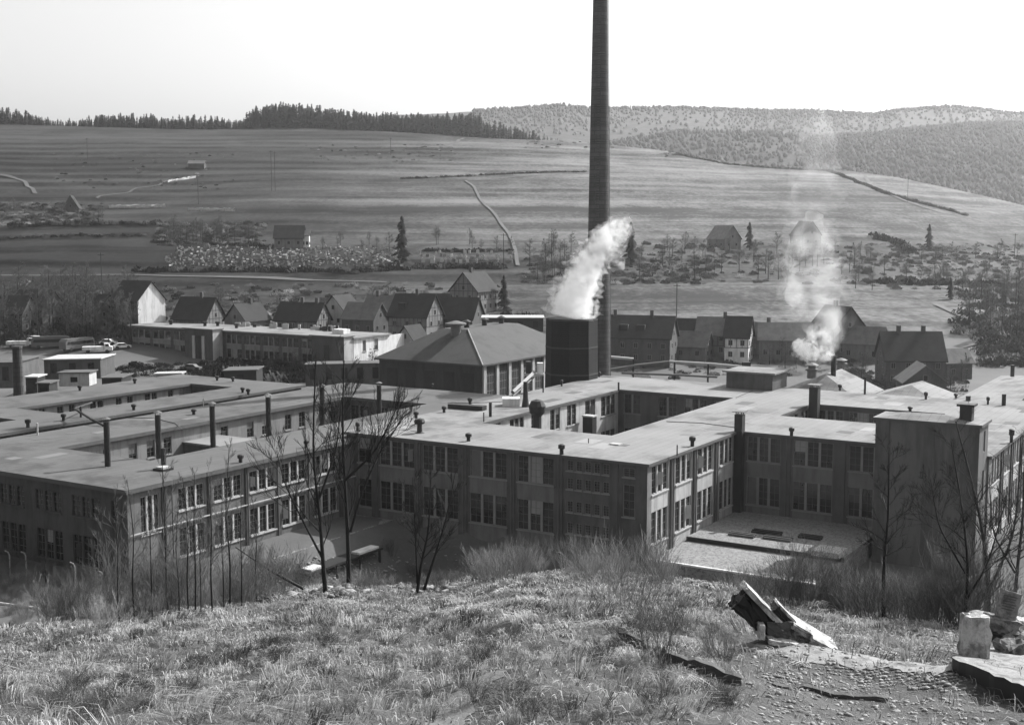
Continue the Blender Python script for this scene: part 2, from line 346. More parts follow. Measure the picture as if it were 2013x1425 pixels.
def ribbon(name, pts, width, m, lift=0.12, dens=1.0, kind='structure', edge=0.0):
    P = [hit(*p) for p in pts]; xs = []; 
    for a, b in zip(P[:-1], P[1:]):
        n = max(2, int(np.linalg.norm(b[:2] - a[:2]) / dens))
        for i in range(n): xs.append(a[:2] + (b[:2] - a[:2]) * i / n)
    xs.append(P[-1][:2]); xs = np.array(xs)
    for _ in range(3): xs[1:-1] = (xs[:-2] + xs[1:-1] * 2 + xs[2:]) / 4
    tg = np.gradient(xs, axis=0); tg /= np.linalg.norm(tg, axis=1)[:, None] + 1e-9; nn = np.stack([-tg[:, 1], tg[:, 0]], 1)
    k = np.linspace(-1, 1, 7); X = []; Y = []
    wd = width if not isinstance(width, (list, tuple)) else np.interp(np.linspace(0, 1, len(xs)), np.linspace(0, 1, len(width)), width)
    wd = np.broadcast_to(wd, (len(xs),)) * (1 + edge * np.random.default_rng(len(xs)).normal(0, 1, len(xs)))
    for q in k: X.append(xs[:, 0] + nn[:, 0] * wd * q / 2); Y.append(xs[:, 1] + nn[:, 1] * wd * q / 2)
    X = np.array(X); Y = np.array(Y); Z = ground(X, Y) + lift
    V, F = grid(X, Y, Z); return tag(np_mesh(name, V, F, m, smooth=True), kind=kind)
# field tracks on the far slope
ribbon('track', [(1018, 524), (1012, 490), (1000, 460), (975, 425), (945, 395), (932, 368), (915, 357)], 1.4, M_track, 0.5, 3)
ribbon('track', [(915, 357), (1000, 350), (1080, 345), (1160, 341)], 1.2, M_track, 0.5, 3)
ribbon('track', [(880, 290), (900, 280), (912, 273)], 2.2, M_track, 0.6, 3)
ribbon('track', [(190, 392), (240, 382), (290, 369), (335, 356), (380, 347)], 1.5, M_track, 0.5, 3)
ribbon('track', [(0, 345), (30, 350), (52, 363), (70, 382)], 2.0, M_track, 0.5, 3)
ribbon('track', [(1700, 345), (1720, 372), (1790, 400), (1850, 420), (1900, 428), (1960, 445)], 2.5, M_track, 0.5, 3)
ribbon('track', [(1840, 600), (1890, 622), (1925, 650), (1930, 668), (1880, 685)], 2.2, M_track, 0.3, 3)
ribbon('track', [(0, 543), (120, 543), (260, 541), (420, 546), (600, 552), (760, 556)], 1.8, M_track, 0.3, 3)
ribbon('road', [(2040, 664), (1960, 668), (1900, 678), (1860, 690)], 3.5, M_track, 0.3, 3)
# foreground paths
ribbon('path', [(860, 1440), (905, 1375), (960, 1335), (1040, 1300), (1120, 1272), (1215, 1252), (1340, 1256), (1480, 1274)], [0.42, 0.36, 0.34, 0.32, 0.32, .4, .4], M_path, 0.008, 0.1, edge=0.22)
ribbon('path', [(1480, 1276), (1600, 1290), (1700, 1298), (1790, 1306), (1878, 1318)], [0.3, .7, .9, .85, .75], M_slabpath, 0.012, 0.12, edge=0.10)

# ---------------------------------------------------------------- factory walls and windows
def wf_u(u0, side=-1):      # wall on u = u0; s runs along w; side -1 faces the camera
    return lambda s, n, z: T(u0 + side * n, s, z)
def wf_w(w0, side=-1):      # wall on w = w0; s runs along u
    return lambda s, n, z: T(s, w0 + side * n, z)
def wall_grid(mb, wf, s0, s1, z0, z1, ops, mi=0, reveal=0.3, spand=None, mi_sp=2):
    ss = sorted({s0, s1} | {a for o in ops for a in o[:2]}); zs = sorted({z0, z1} | {a for o in ops for a in o[2:4]})
    for i in range(len(ss) - 1):
        for j in range(len(zs) - 1):
            sm, zm = (ss[i] + ss[i + 1]) / 2, (zs[j] + zs[j + 1]) / 2
            if any(o[0] < sm < o[1] and o[2] < zm < o[3] for o in ops): continue
            below = spand is not None and any(o[0] < sm < o[1] and o[1] - o[0] > 1.6 for o in ops) and zm < max(o[3] for o in ops if o[0] < sm < o[1])
            mb.add([wf(ss[i], 0, zs[j]), wf(ss[i + 1], 0, zs[j]), wf(ss[i + 1], 0, zs[j + 1]), wf(ss[i], 0, zs[j + 1])], [(0, 1, 2, 3)], mi_sp if below else mi)
    for a, b, c, d in [o[:4] for o in ops]:
        q = [wf(a, 0, c), wf(b, 0, c), wf(b, 0, d), wf(a, 0, d), wf(a, -reveal, c), wf(b, -reveal, c), wf(b, -reveal, d), wf(a, -reveal, d)]
        mb.add(q, [(0, 4, 5, 1), (1, 5, 6, 2), (2, 6, 7, 3), (3, 7, 4, 0)], mi)
WR = random.Random(99)
def window(root, wf, o, n=3, post=0.3, fr=M_frame, sill=M_sill, bars=(1, 3), postm=None):
    a, b, c, d = o[:4]; mb = MB(); gb = MB(); e = 0.07
    mb.box(wf, a + .005, b - .005, -.2, -.08, c + .005, c + e); mb.box(wf, a + .005, b - .005, -.2, -.08, d - e, d - .005)
    mb.box(wf, a + .005, a + e, -.2, -.08, c + e, d - e); mb.box(wf, b - e, b - .005, -.2, -.08, c + e, d - e)
    W_ = (b - a); step = W_ / n
    for i in range(1, n):
        x = a + step * i; mb.box(wf, x - post / 2, x + post / 2, -.2, -.01, c + e, d - e)
    for i in range(n):
        x0 = a + step * i + (post / 2 if i else e); x1 = a + step * (i + 1) - (post / 2 if i < n - 1 else e)
        for k in range(1, bars[0] + 1):
            x = x0 + (x1 - x0) * k / (bars[0] + 1); gb.box(wf, x - .022, x + .022, -.19, -.13, c + e, d - e)
        for k in range(1, bars[1] + 1):
            z = c + (d - c) * k / (bars[1] + 1); gb.box(wf, x0, x1, -.185, -.135, z - .018, z + .018)
    w = mb.build('window', fr, root)
    MB().add([wf(a, -.17, c), wf(b, -.17, c), wf(b, -.17, d), wf(a, -.17, d)], [(0, 1, 2, 3)]).build('pane', M_glass, w)
    if gb.v: gb.build('glazing_bars', M_metal, w)
    q = WR.random()
    if q < .30 and (b - a) > 1:
        i = WR.randrange(n); x0 = a + step * i + post / 2; x1 = a + step * (i + 1) - post / 2; f = WR.choice((.3, .45, .6, 1.0))
        MB().add([wf(x0, -.155, d - (d - c) * f), wf(x1, -.155, d - (d - c) * f), wf(x1, -.155, d - e), wf(x0, -.155, d - e)], [(0, 1, 2, 3)]).build('blind', WR.choice((M_metal, M_frame, M_blind)), w)
    if .25 < q < .42 and (b - a) > 1:      # a casement standing open
        i = WR.randrange(n); x0 = a + step * i + post / 2; wd = (step - post) / 2
        MB().box(lambda s_, n_, z_: wf(x0 + .05 + s_ * .35, n_ + s_ * .9, z_), 0, wd, -.04, 0, c + (d - c) * .3, c + (d - c) * .75).build('open_casement', fr, w)
    if sill is not None: MB().box(wf, a - .1, b + .1, -.08, .14, c - .14, c - .004).build('sill', sill, w)
    return w
def facade(root, wf, s0, s1, z0, z1, bays, mats, piers=(), pipe=(), proud=0.14, n=3, fr=M_frame, sill=None, spand=True, post=0.3, bars=(1, 3)):
    sill = sill or (M_sill if fr is not M_frame else M_frame)
    mb = MB(); wall_grid(mb, wf, s0, s1, z0, z1, [b[:4] for b in bays], spand=spand)
    for p0, p1 in piers: mb.box(wf, p0, p1, .002, proud, z0, z1 - .002, 1)
    mb.build('wall', mats, root)
    for b in bays: window(root, wf, b, b[4] if len(b) > 4 else n, fr=fr, sill=sill, post=post, bars=bars)
    for s in pipe:
        MB().tube([wf(s, proud + .12, z0), wf(s, proud + .12, z1 - .1)], .075, 6).build('downpipe', M_metal, root)
def plate(mb, cells, z0, z1, ov=0.35, mi=0, Tf=T, mi_side=1):
    us = sorted({a for c in cells for a in c[:2]}); ws = sorted({a for c in cells for a in c[2:]})
    full = {(i, j) for i in range(len(us) - 1) for j in range(len(ws) - 1) if any(c[0] - 1e-6 <= us[i] and us[i + 1] <= c[1] + 1e-6 and c[2] - 1e-6 <= ws[j] and ws[j + 1] <= c[3] + 1e-6 for c in cells)}
    idx = {}
    def vert(i, j, top):
        nb = [(a, b) in full for a, b in ((i - 1, j - 1), (i, j - 1), (i - 1, j), (i, j))]
        du = (nb[0] + nb[2]) - (nb[1] + nb[3]); dw = (nb[0] + nb[1]) - (nb[2] + nb[3])
        sg = lambda q: (q > 0) - (q < 0)
        return (us[i] + ov * sg(du), ws[j] + ov * sg(dw), z1 if top else z0)
    def V(i, j, top):
        k = (i, j, top)
        if k not in idx: idx[k] = len(vs); vs.append(Tf(*vert(i, j, top)))
        return idx[k]
    vs = []; fs = []; fm = []
    for i, j in full:
        fs.append((V(i, j, 1), V(i + 1, j, 1), V(i + 1, j + 1, 1), V(i, j + 1, 1))); fm.append(mi)
        fs.append((V(i, j, 0), V(i, j + 1, 0), V(i + 1, j + 1, 0), V(i + 1, j, 0))); fm.append(mi_side)
        for di, dj, e in ((-1, 0, ((i, j), (i, j + 1))), (1, 0, ((i + 1, j), (i + 1, j + 1))), (0, -1, ((i, j), (i + 1, j))), (0, 1, ((i, j + 1), (i + 1, j + 1)))):
            if (i + di, j + dj) not in full:
                fs.append((V(*e[0], 0), V(*e[1], 0), V(*e[1], 1), V(*e[0], 1))); fm.append(mi_side)
    k = len(mb.v); mb.v.extend(vs); mb.f.extend([tuple(q + k for q in f) for f in fs]); mb.m.extend(fm)
def plainwall(mb, wf, s0, s1, z0, z1, mi=0): mb.add([wf(s0, 0, z0), wf(s1, 0, z0), wf(s1, 0, z1), wf(s0, 0, z1)], [(0, 1, 2, 3)], mi)

def vent(root, px, py, z, h=0.9, r=0.28, m=M_dark, kind='roof_vent'):
    P = atz(px, py, z); mb = MB()
    if kind == 'roof_vent':      # squat pot, wider at the top
        mb.lathe((P[0], P[1], z), [(r * .75, 0), (r * .75, h * .55), (r * 1.25, h * .62), (r * 1.25, h), (r * .6, h + .1)], 8)
    elif kind == 'mushroom_vent':
        mb.lathe((P[0], P[1], z), [(r * 1.5, 0), (r * .8, .15), (r * .7, h * .62), (r * 1.4, h * .68), (r * 1.7, h * .82), (r * 1.3, h), (0.05, h + .12)], 12)
    elif kind == 'stove_pipe':
        mb.lathe((P[0], P[1], z), [(r, 0), (r, h)], 8)
    return mb.build(kind, m, root)
def stack(root, c, z0, z1, a=0.5, cap=True, m=M_dark, name='chimney'):
    u, w = c; mb = MB(); mb.box(T, u - a, u + a, w - a, w + a, z0, z1)
    o = mb.build(name, m, root)
    if cap:
        k = MB(); k.box(T, u - a * 1.45, u + a * 1.45, w - a * 1.45, w + a * 1.45, z1 + .32, z1 + .4)
        for du in (-.7, .7):
            for dw in (-.7, .7): k.box(T, u + du * a - .05, u + du * a + .05, w + dw * a - .05, w + dw * a + .05, z1, z1 + .32)
        k.build('cap', M_metal, o)
    return o

# ================================================================= MAIN BLOCK
main = empty('factory_building', T(0, 0, -6), 'main factory block with pale flat roofs round two courtyards and a stair tower at right', 'factory', 'wings of the factory')
RZ = 9.5
mb = MB()
plate(mb, [(0, 13.8, 0, 40.3), (13.8, 53.6, 30.2, 40.3), (13.8, 53.6, 0, 11), (53.6, 68.5, 0, 40.3), (25.5, 39.6, -29.8, 0), (53.6, 68.5, -29.8, 0), (39.6, 53.6, -29.8, -19), (23.5, 25.5, -29.8, -18.6)], RZ - .32, RZ, .35)
mroof = mb.build('roof', [M_roof, M_fascia], main)
mats = [M_brick, M_brick, M_plast]; HT = RZ - .32
def rows3(s0, s1, n=3): return [(s0, s1, 5.9, 8.95, n), (s0, s1, .5, 4.0, n)]
bays = []
for a, b in ((30.2, 35.3), (24, 29), (17.4, 22.4), (11.3, 16.0)): bays += rows3(a, b) + [(a, b, -5.0, -1.5, 3)]
for z in (7.95, 5.75, 3.2, 0.8):
    for i in range(5): bays.append((4.5 + i * 1.1, 4.5 + i * 1.1 + .78, z - (0.15 if z > 7 else 0), z + (1.0 if z > 7 else 1.25), 1))
bays += [(1.45, 2.85, 3.5, 7.0, 1), (1.45, 2.85, 7.8, 8.8, 1), (36.6, 38.6, 5.9, 8.95, 1), (36.6, 38.6, .5, 4, 1)]
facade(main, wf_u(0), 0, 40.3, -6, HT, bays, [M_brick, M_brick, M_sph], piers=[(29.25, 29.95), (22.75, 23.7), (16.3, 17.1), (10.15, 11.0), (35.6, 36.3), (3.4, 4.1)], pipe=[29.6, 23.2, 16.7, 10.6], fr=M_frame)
bays = []
for a, b in ((1.1, 5.2), (7.3, 11.6), (13.5, 17.9), (20.2, 24.3)): bays += rows3(a, b)
facade(main, wf_w(0), 0, 25.5, -2.5, HT, bays, [M_plast, M_brick, M_spand], piers=[(5.8, 6.6), (12.1, 12.9), (18.5, 19.3)], pipe=[6.2, 12.5, 18.9], fr=M_frameL)
bays = []
for a, b in ((-5.6, -1.4), (-12.0, -7.2), (-18.4, -13.9)): bays += rows3(a, b)
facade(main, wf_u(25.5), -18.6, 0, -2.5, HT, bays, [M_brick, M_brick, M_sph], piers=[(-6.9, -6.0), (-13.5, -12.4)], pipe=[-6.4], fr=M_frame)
# courtyard walls
bays = []
for a, b, n in ((47.9, 52.6, 3), (42.8, 46.0, 2), (37.3, 40.0, 2), (32.4, 35.2, 2), (27.2, 30.0, 2), (21.6, 25.2, 3), (15.2, 19.4, 3)): bays += [(a, b, 5.9, 8.9, n), (a, b, .6, 3.6, n)]
facade(main, wf_w(30.2), 13.8, 53.6, -1, HT, bays, [M_spand, M_brick, M_spand], fr=M_frame)
bays = []
for a, b, n in ((26.4, 29.2, 2), (20.4, 23.4, 2), (15.6, 19.2, 3), (11.6, 14.4, 2)): bays += [(a, b, 5.9, 8.9, n), (a, b, .6, 3.6, n)]
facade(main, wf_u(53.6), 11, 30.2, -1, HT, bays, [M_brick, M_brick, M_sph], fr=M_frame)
bays = []
for a, b in ((-4.8, -1.2), (-9.6, -5.6), (-16.5, -12.6)): bays += [(a, b, 5.9, 8.7, 3)]
facade(main, wf_u(53.6), -19, 0, -1, HT, bays, [M_brick, M_brick, M_plast], fr=M_frame)
facade(main, wf_w(0, -1), 39.6, 53.6, -1, HT, [(41, 44, 5.9, 8.7, 2), (45.5, 48.5, 5.9, 8.7, 2), (50, 53, 5.9, 8.7, 2)], [M_plast, M_brick, M_spand], fr=M_frame)
bays = []
for i in range(7):
    a = 25.2 + i * 6.2; bays += rows3(a, a + 4.2)
facade(main, wf_w(-29.8), 23.5, 68.5, -3.5, HT, bays, [M_plast, M_brick, M_spand], piers=[(24.2 + 6.2 * i, 24.9 + 6.2 * i) for i in range(1, 8)], pipe=[24.5 + 6.2 * i for i in range(1, 7)], fr=M_frameL)
mb = MB()
for wf, a, b in ((wf_w(11, 1), 13.8, 53.6), (wf_u(13.8, 1), 11, 30.2), (wf_u(68.5, 1), -29.8, 40.3), (wf_w(40.3, 1), 42.5, 68.5), (wf_u(39.6, 1), -19, 0), (wf_w(-19, 1), 39.6, 53.6), (wf_w(40.3, 1), 0, 0.02)):
    plainwall(mb, wf, a, b, -1, HT)
plainwall(mb, wf_w(40.3, 1), 0, 42.5, 8.8, HT)
plainwall(mb, wf_u(23.5, -1), -29.8, -18.6, -2.5, HT)
mb.build('wall', M_plast, main)
# stair tower
mb = MB(); TU0, TU1, TW0, TW1, TZ = 18.8, 23.45, -29.6, -18.7, 13.2
wall_grid(mb, wf_u(TU0), TW0, TW1, -3, TZ, [])
wall_grid(mb, wf_w(TW0), TU0, TU1, -3, TZ, [(21.0, 21.9, 10.2, 12.5), (21.0, 21.9, 4.9, 8.2)])
plainwall(mb, wf_w(TW1, 1), TU0, TU1, -3, TZ); plainwall(mb, wf_u(TU1, 1), TW0, TW1, -3, TZ)
mb.box(wf_u(TU0), -20.2, TW1, .002, .13, -3, TZ - .01, 1); mb.box(wf_u(TU0), -25.1, -23.9, .002, .13, -3, TZ - .01, 1); mb.box(wf_u(TU0), TW0, -28.5, .002, .13, -3, TZ - .01, 1)
tw = mb.build('stair_tower', [M_tower, M_brick], main)
window(tw, wf_w(TW0), (21.0, 21.9, 10.2, 12.5), 1, fr=M_frame, sill=None); 
mb = MB(); plate(mb, [(TU0, TU1, TW0, TW1)], TZ, TZ + .3, .28)
c0 = [(TU0 + .1, TW1 - .2), (TU0 + .1, TW0 + .2), (TU1 - .1, TW0 + .2), (TU1 - .1, TW1 - .2)]
mb.add([T(u, w, TZ + .305) for u, w in c0] + [T(21, -25.3, TZ + .85), T(21, -22.0, TZ + .8)], [(0, 1, 4, 5), (1, 2, 4), (2, 3, 5, 4), (3, 0, 5)], 0)
mb.build('tower_roof', [M_roof, M_fascia], tw)
st = stack(tw, (20.4, -27.9), TZ + .3, TZ + 2.0, .62, cap=False)
MB().box(T, 19.5, 21.3, -28.8, -27.0, TZ + 2.0, TZ + 2.25).build('cap', M_dark, st)
# chimneys and rooftop things of the main block
stack(mroof, (25.0, -.55), -2.5, 11.6, .5, m=M_dark); stack(mroof, (51.6, -1.3), 0, 12.1, .62, m=M_dark)
MB().box(T, 40.9, 42.2, 28.0, 29.6, -1, 6.9).build('duct', M_dark, main)
MB().box(T, 40.8, 42.3, 27.9, 29.7, 6.9, 7.1).build('duct_cap', M_sill, main)
for px, py, h, r, k in ((825, 851, 1.7, .42, 'mushroom_vent'), (921, 867, .85, .3, 'roof_vent'), (1104, 893, 1.05, .3, 'roof_vent'), (1361, 877, 1.05, .3, 'roof_vent'), (1556, 856, .9, .27, 'roof_vent'), (873, 811, .8, .26, 'roof_vent'), (818, 822, .8, .28, 'roof_vent'), (703, 847, 1.0, .22, 'roof_vent'),
                       (924, 796, .95, .28, 'roof_vent'), (964, 819, 1.9, .2, 'stove_pipe'), (1331, 896, 1.2, .07, 'stove_pipe'), (1157, 871, .55, .06, 'stove_pipe'), (1216, 768, 1.3, .14, 'stove_pipe'), (951, 829, 1.2, .08, 'stove_pipe'),
                       (1104, 759, .9, .2, 'roof_vent'), (1178, 741, .8, .2, 'roof_vent'), (1789, 808, .55, .28, 'roof_vent'), (1820, 785, 1.0, .24, 'roof_vent'), (1879, 781, .5, .26, 'roof_vent'), (1942, 795, 1.0, .2, 'roof_vent'), (1651, 768, .9, .25, 'roof_vent'), (1700, 775, 2.6, .16, 'stove_pipe'), (1988, 870, 1.5, .26, 'roof_vent'), (1973, 797, 1.6, .3, 'stove_pipe')):
    vent(mroof, px, py, RZ, h, r, M_dark, k)
P0 = uw_of(*atz(884, 804, RZ)[:2]); P1 = uw_of(*atz(947, 807, RZ)[:2])
mb = MB(); q = [np.array(atz(x, y, RZ)) for x, y in ((880, 803), (948, 808))]
dq = (q[1] - q[0]); L_ = np.linalg.norm(dq); dq /= L_; nq = np.array([-dq[1], dq[0], 0])
mb.box(lambda a, b, c: q[0] + dq * a + nq * b + np.array([0, 0, c]), 0, L_, 0, 1.3, 0, .62); mb.build('roof_skylight', M_dark, mroof)
q0 = uw_of(*atz(1211, 874, RZ)[:2]); MB().box(T, q0[0] - .5, q0[0] + .5, q0[1] - .6, q0[1] + .6, RZ, RZ + .15).build('roof_hatch', M_sill, mroof)
# bent felt seams on the roofs (thin battens)
for a, b in (((9.6, -17.6), (53.7, 2.0)),): pass
def seam(z, pts, m=M_fascia, root=mroof):
    mb = MB(); mb.tube([tuple(atz(x, y, z) + np.array([0, 0, .04])) for x, y in pts], .05, 5); mb.build('roof_seam', m, root)
seam(RZ, [(1310, 829), (1380, 832), (1447, 841)]); seam(RZ, [(1447, 782), (1480, 768)]); seam(RZ, [(880, 792), (925, 793), (1005, 789)])
def patches(root, z, n, cells, seed):
    g = random.Random(seed)
    for _ in range(n):
        u0, u1, w0, w1 = g.choice(cells); u, w = g.uniform(u0 + 1, u1 - 5), g.uniform(w0 + 1, w1 - 3.5); a, b = g.uniform(1.2, 4.5), g.uniform(.9, 2.4)
        MB().box(T, u, u + a, w, w + b, z - .02, z + .012 + g.random() * .01).build('felt_patch', g.choice((M_felt1, M_felt2, M_felt3) if root is mroof else (M_felt3, M_felt3, M_felt1)), root)
M_felt1 = mat('new felt', .13, .15, .3, 4.0, bump=.1); M_felt2 = mat('patched felt', .22, .15, .3, 4.0, bump=.1); M_felt3 = mat('tarred felt', .09, .2, .3, 4.0, bump=.1)
patches(mroof, RZ, 34, [(0, 13.8, 0, 40.3), (13.8, 53.6, 30.2, 40.3), (13.8, 53.6, 0, 11), (53.6, 68.5, -29.8, 40.3), (25.5, 39.6, -29.8, 0), (39.6, 53.6, -29.8, -19)], 3)
# roof hut
hut = MB(); hu0, hw = 66.5, (23.5, 8.6)
hA = uw_of(*atz(1432, 761, RZ)[:2]); hB = uw_of(*atz(1514, 770, RZ)[:2])
u0 = (hA[0] + hB[0]) / 2; 
hut.box(T, u0, u0 + 6.5, hB[1], hA[1], RZ, RZ + 2.5); ho = hut.build('roof_house', M_brick, mroof)
mb = MB(); plate(mb, [(u0, u0 + 6.5, hB[1], hA[1])], RZ + 2.5, RZ + 2.75, .5, mi_side=0); mb.build('roof_house_slab', M_roof, ho)

# ================================================================= LEFT BLOCK
LZ = 8.8; HL = LZ - .45
left = empty('factory_building', T(-35.2, 39.3, -1), 'factory wing at left, narrow courtyard with a row of six tall black flues', 'factory', 'wings of the factory')
mb = MB()
plate(mb, [(-35.2, -23.9, 39.3, 74.6), (-23.9, 0, 39.3, 48.3), (0, 29.6, 40.34, 48.3), (-23.9, 29.6, 64.8, 74.6), (29.6, 42.3, 40.34, 74.6)], HL, LZ, .55)
lroof = mb.build('roof', [M_roofL, M_fascia], left)
bays = [(-33.5, -31.1, 3.8, 7.65, 3)]
for a, b in ((-28.5, -24.9), (-23.5, -19.3), (-18.1, -14.0), (-12.9, -8.8), (-7.4, -3.2)): bays += [(a, b, 5.3, 7.65, 3), (a, b, .5, 3.5, 3)]
facade(left, wf_w(39.3), -35.2, 0, -1.5, HL, bays, [M_lw, M_brick, M_lw], piers=[(-30.8, -30.2), (-24.5, -23.9), (-18.9, -18.4), (-13.7, -13.2), (-8.4, -7.8), (-2.8, -2.2)], pipe=[-30.5, -29.6, -24.2, -18.65], fr=M_frameL, post=.24)
MB().box(wf_w(39.3), -35.2, 0, .16, .28, 4.06, 4.17).build('string_course', M_sill, left)
bays = []
for a, b in ((43.2, 47.4), (49.0, 53.0), (54.8, 58.7), (60.5, 64.5), (66.2, 70.2)): bays += [(a, b, 5.2, 7.35, 3), (a, b, .2, 3.3, 3)]
bays += [(40.7, 41.6, 5.3, 7.4, 1)]
facade(left, wf_u(-35.2), 39.3, 74.6, -1.5, HL, bays, [M_brickL, M_brick, M_brickL], fr=M_brickL, sill=M_brickL)
bays = []
for a in (-20.5, -17.3, -12.3, -9.4, -6.6, 3.6, 8.6, 11.6, 16.4, 19.4, 24.0, 26.6): bays += [(a, a + 1.35, 5.3, 7.55, 1), (a, a + 1.35, 1, 3.4, 1)]
facade(left, wf_w(64.8), -23.9, 29.6, -1, HL, bays, [M_plast, M_brick, M_plast], fr=M_frame, bars=(1, 2))
bays = []
for a, b in ((60, 63.5), (54.5, 58), (49.2, 52.6)): bays += [(a, b, 5.3, 7.6, 2)]
facade(left, wf_u(29.6), 48.3, 64.8, -1, HL, bays, [M_brick, M_brick, M_plast], fr=M_frame)
mb = MB()
for wf, a, b in ((wf_w(48.3, 1), -23.9, 29.6), (wf_u(-23.9, 1), 48.3, 64.8), (wf_u(42.3, 1), 40.3, 74.6), (wf_w(74.6, 1), -35.2, 42.3)): plainwall(mb, wf, a, b, -1, HL)
mb.build('wall', M_plast, left)
# low cross building in the courtyard
mb = MB(); mb.box(T, -3.2, 3.0, 48.32, 64.78, -1, 6.3); lo = mb.build('cross_wing', M_brick, left)
mb = MB(); plate(mb, [(-3.2, 3.0, 48.7, 64.6)], 6.3, 6.55, .2, mi_side=0); mb.build('cross_wing_roof', M_roof, lo)
# row of tall flues in the courtyard
from math import hypot
def onW(px, py, w):
    r = ray(px, py); O = np.array([0, 0, CZ]); Bp = np.array([-AY, AX, 0]); k = (OX * -AY + OY * AX + w) / (r @ Bp); P = O + r * k
    return uw_of(P[0], P[1])[0], P[2]
for px, py, r in ((209, 829, .33), (310, 816, .33), (417, 798, .33), (527, 781, .33), (633, 762, .33), (745, 757, .33)):
    u, z = onW(px, py, 50.2); P = T(u, 50.2, 0); mb = MB(); mb.lathe((P[0], P[1], -1), [(r, 0), (r, z + 1)], 10); f = mb.build('flue', M_dark, left)
    k = MB(); k.lathe((P[0], P[1], z + .3), [(r * 1.5, 0), (.05, .22)], 10); k.tube([(P[0] + r * .8, P[1], z - .1), (P[0] + r * .8, P[1], z + .32)], .04, 4); k.tube([(P[0] - r * .8, P[1], z - .1), (P[0] - r * .8, P[1], z + .32)], .04, 4); k.build('cowl', M_metal, f)
vent(lroof, 322, 921, LZ, 2.2, .27, M_dark, 'stove_pipe')
P = uw_of(*atz(321, 924, LZ)[:2]); mb = MB(); mb.box(T, P[0] - .75, P[0] + .75, P[1] - .75, P[1] + .75, LZ, LZ + .22, 0); mb.box(T, P[0] - .55, P[0] + .55, P[1] - .55, P[1] + .55, LZ + .22, LZ + .4, 1); mb.build('pipe_base', [M_dark, M_sill], lroof)
for px, py, h, r, k in ((473, 909, .8, .28, 'roof_vent'), (602, 880, .8, .24, 'roof_vent'), (381, 815, .7, .3, 'roof_vent'), (72, 845, .3, .1, 'roof_vent'), (850, 762, .6, .2, 'roof_vent'), (400, 800, 1.3, .07, 'stove_pipe'), (74, 855, 1.5, .12, 'stove_pipe')):
    vent(lroof, px, py, LZ, h, r, M_dark if k != 'stove_pipe' else M_sill, k)
seam(LZ, [(252, 822), (300, 822), (345, 833), (358, 845)], root=lroof)

patches(lroof, LZ, 22, [(-35.2, -23.9, 39.3, 74.6), (-23.9, 29.6, 40.34, 48.3), (-23.9, 29.6, 64.8, 74.6), (29.6, 42.3, 40.34, 74.6)], 5)
# ================================================================= FAR LEFT BLOCK
Z2 = 8.0; H2 = Z2 - .4
far = empty('factory_building', T(-30, 81, -1), 'farthest left factory wing with a long slot-like courtyard behind the alley', 'factory', 'wings of the factory')
mb = MB()
plate(mb, [(-40, 41.4, 83.4, 90.6), (33.7, 41.4, 90.6, 101.2), (-1.9, 41.4, 101.2, 112), (-8, -1.9, 90.6, 112), (-40, -30, 90.6, 112)], H2, Z2, .55)
froof = mb.build('roof', [M_roofL, M_fascia], far)
bays = [(a, a + (1.2 if i % 3 else 2.6), 5, 7.3, 1 if i % 3 else 2) for i, a in enumerate((1.5, 6.2, 8.4, 12.4, 17.5, 19.8, 23.5, 28.5, 30.9))]
facade(far, wf_w(101.2), -1.9, 33.7, -1, H2, bays, [M_plast, M_brick, M_plast], fr=M_frame, bars=(1, 2))
mb = MB()
for wf, a, b in ((wf_w(83.4), -40, 41.4), (wf_u(33.7), 90.6, 101.2), (wf_u(41.4, 1), 83.4, 112), (wf_w(112, 1), -40, 41.4), (wf_w(90.6, 1), -40, 41.4), (wf_u(-8), 90.6, 112), (wf_u(-1.9, 1), 90.6, 112), (wf_u(-40), 83.4, 112)): plainwall(mb, wf, a, b, -1, H2)
mb.build('wall', M_brick, far)
for px, py, h, r, k in ((125, 827, .9, .3, 'roof_vent'), (263, 806, .8, .3, 'roof_vent'), (55, 840, 1.0, .32, 'roof_vent'), (157, 768, .8, .3, 'roof_vent'), (265, 754, .8, .3, 'roof_vent'), (477, 772, .8, .28, 'roof_vent'), (488, 776, .9, .28, 'roof_vent'), (427, 748, .7, .28, 'roof_vent'), (458, 750, .7, .28, 'roof_vent'), (159, 820, 1.5, .16, 'stove_pipe'), (400, 797, .9, .1, 'stove_pipe')):
    vent(froof, px, py, Z2, h, r, M_dark, k)
# overhead pipe crossing the alley
mb = MB(); mb.tube([T(u, w, z) for u, w, z in ((2.5, 89, 9.2), (-4.2, 84.5, 9.5), (-9.5, 74.5, 9.4), (-9.8, 72, 8.9))], .16, 8)
tag(mb.build('steam_pipe', M_dark), 'black steam pipe bridging the dark alley between the two left wings', 'pipe')

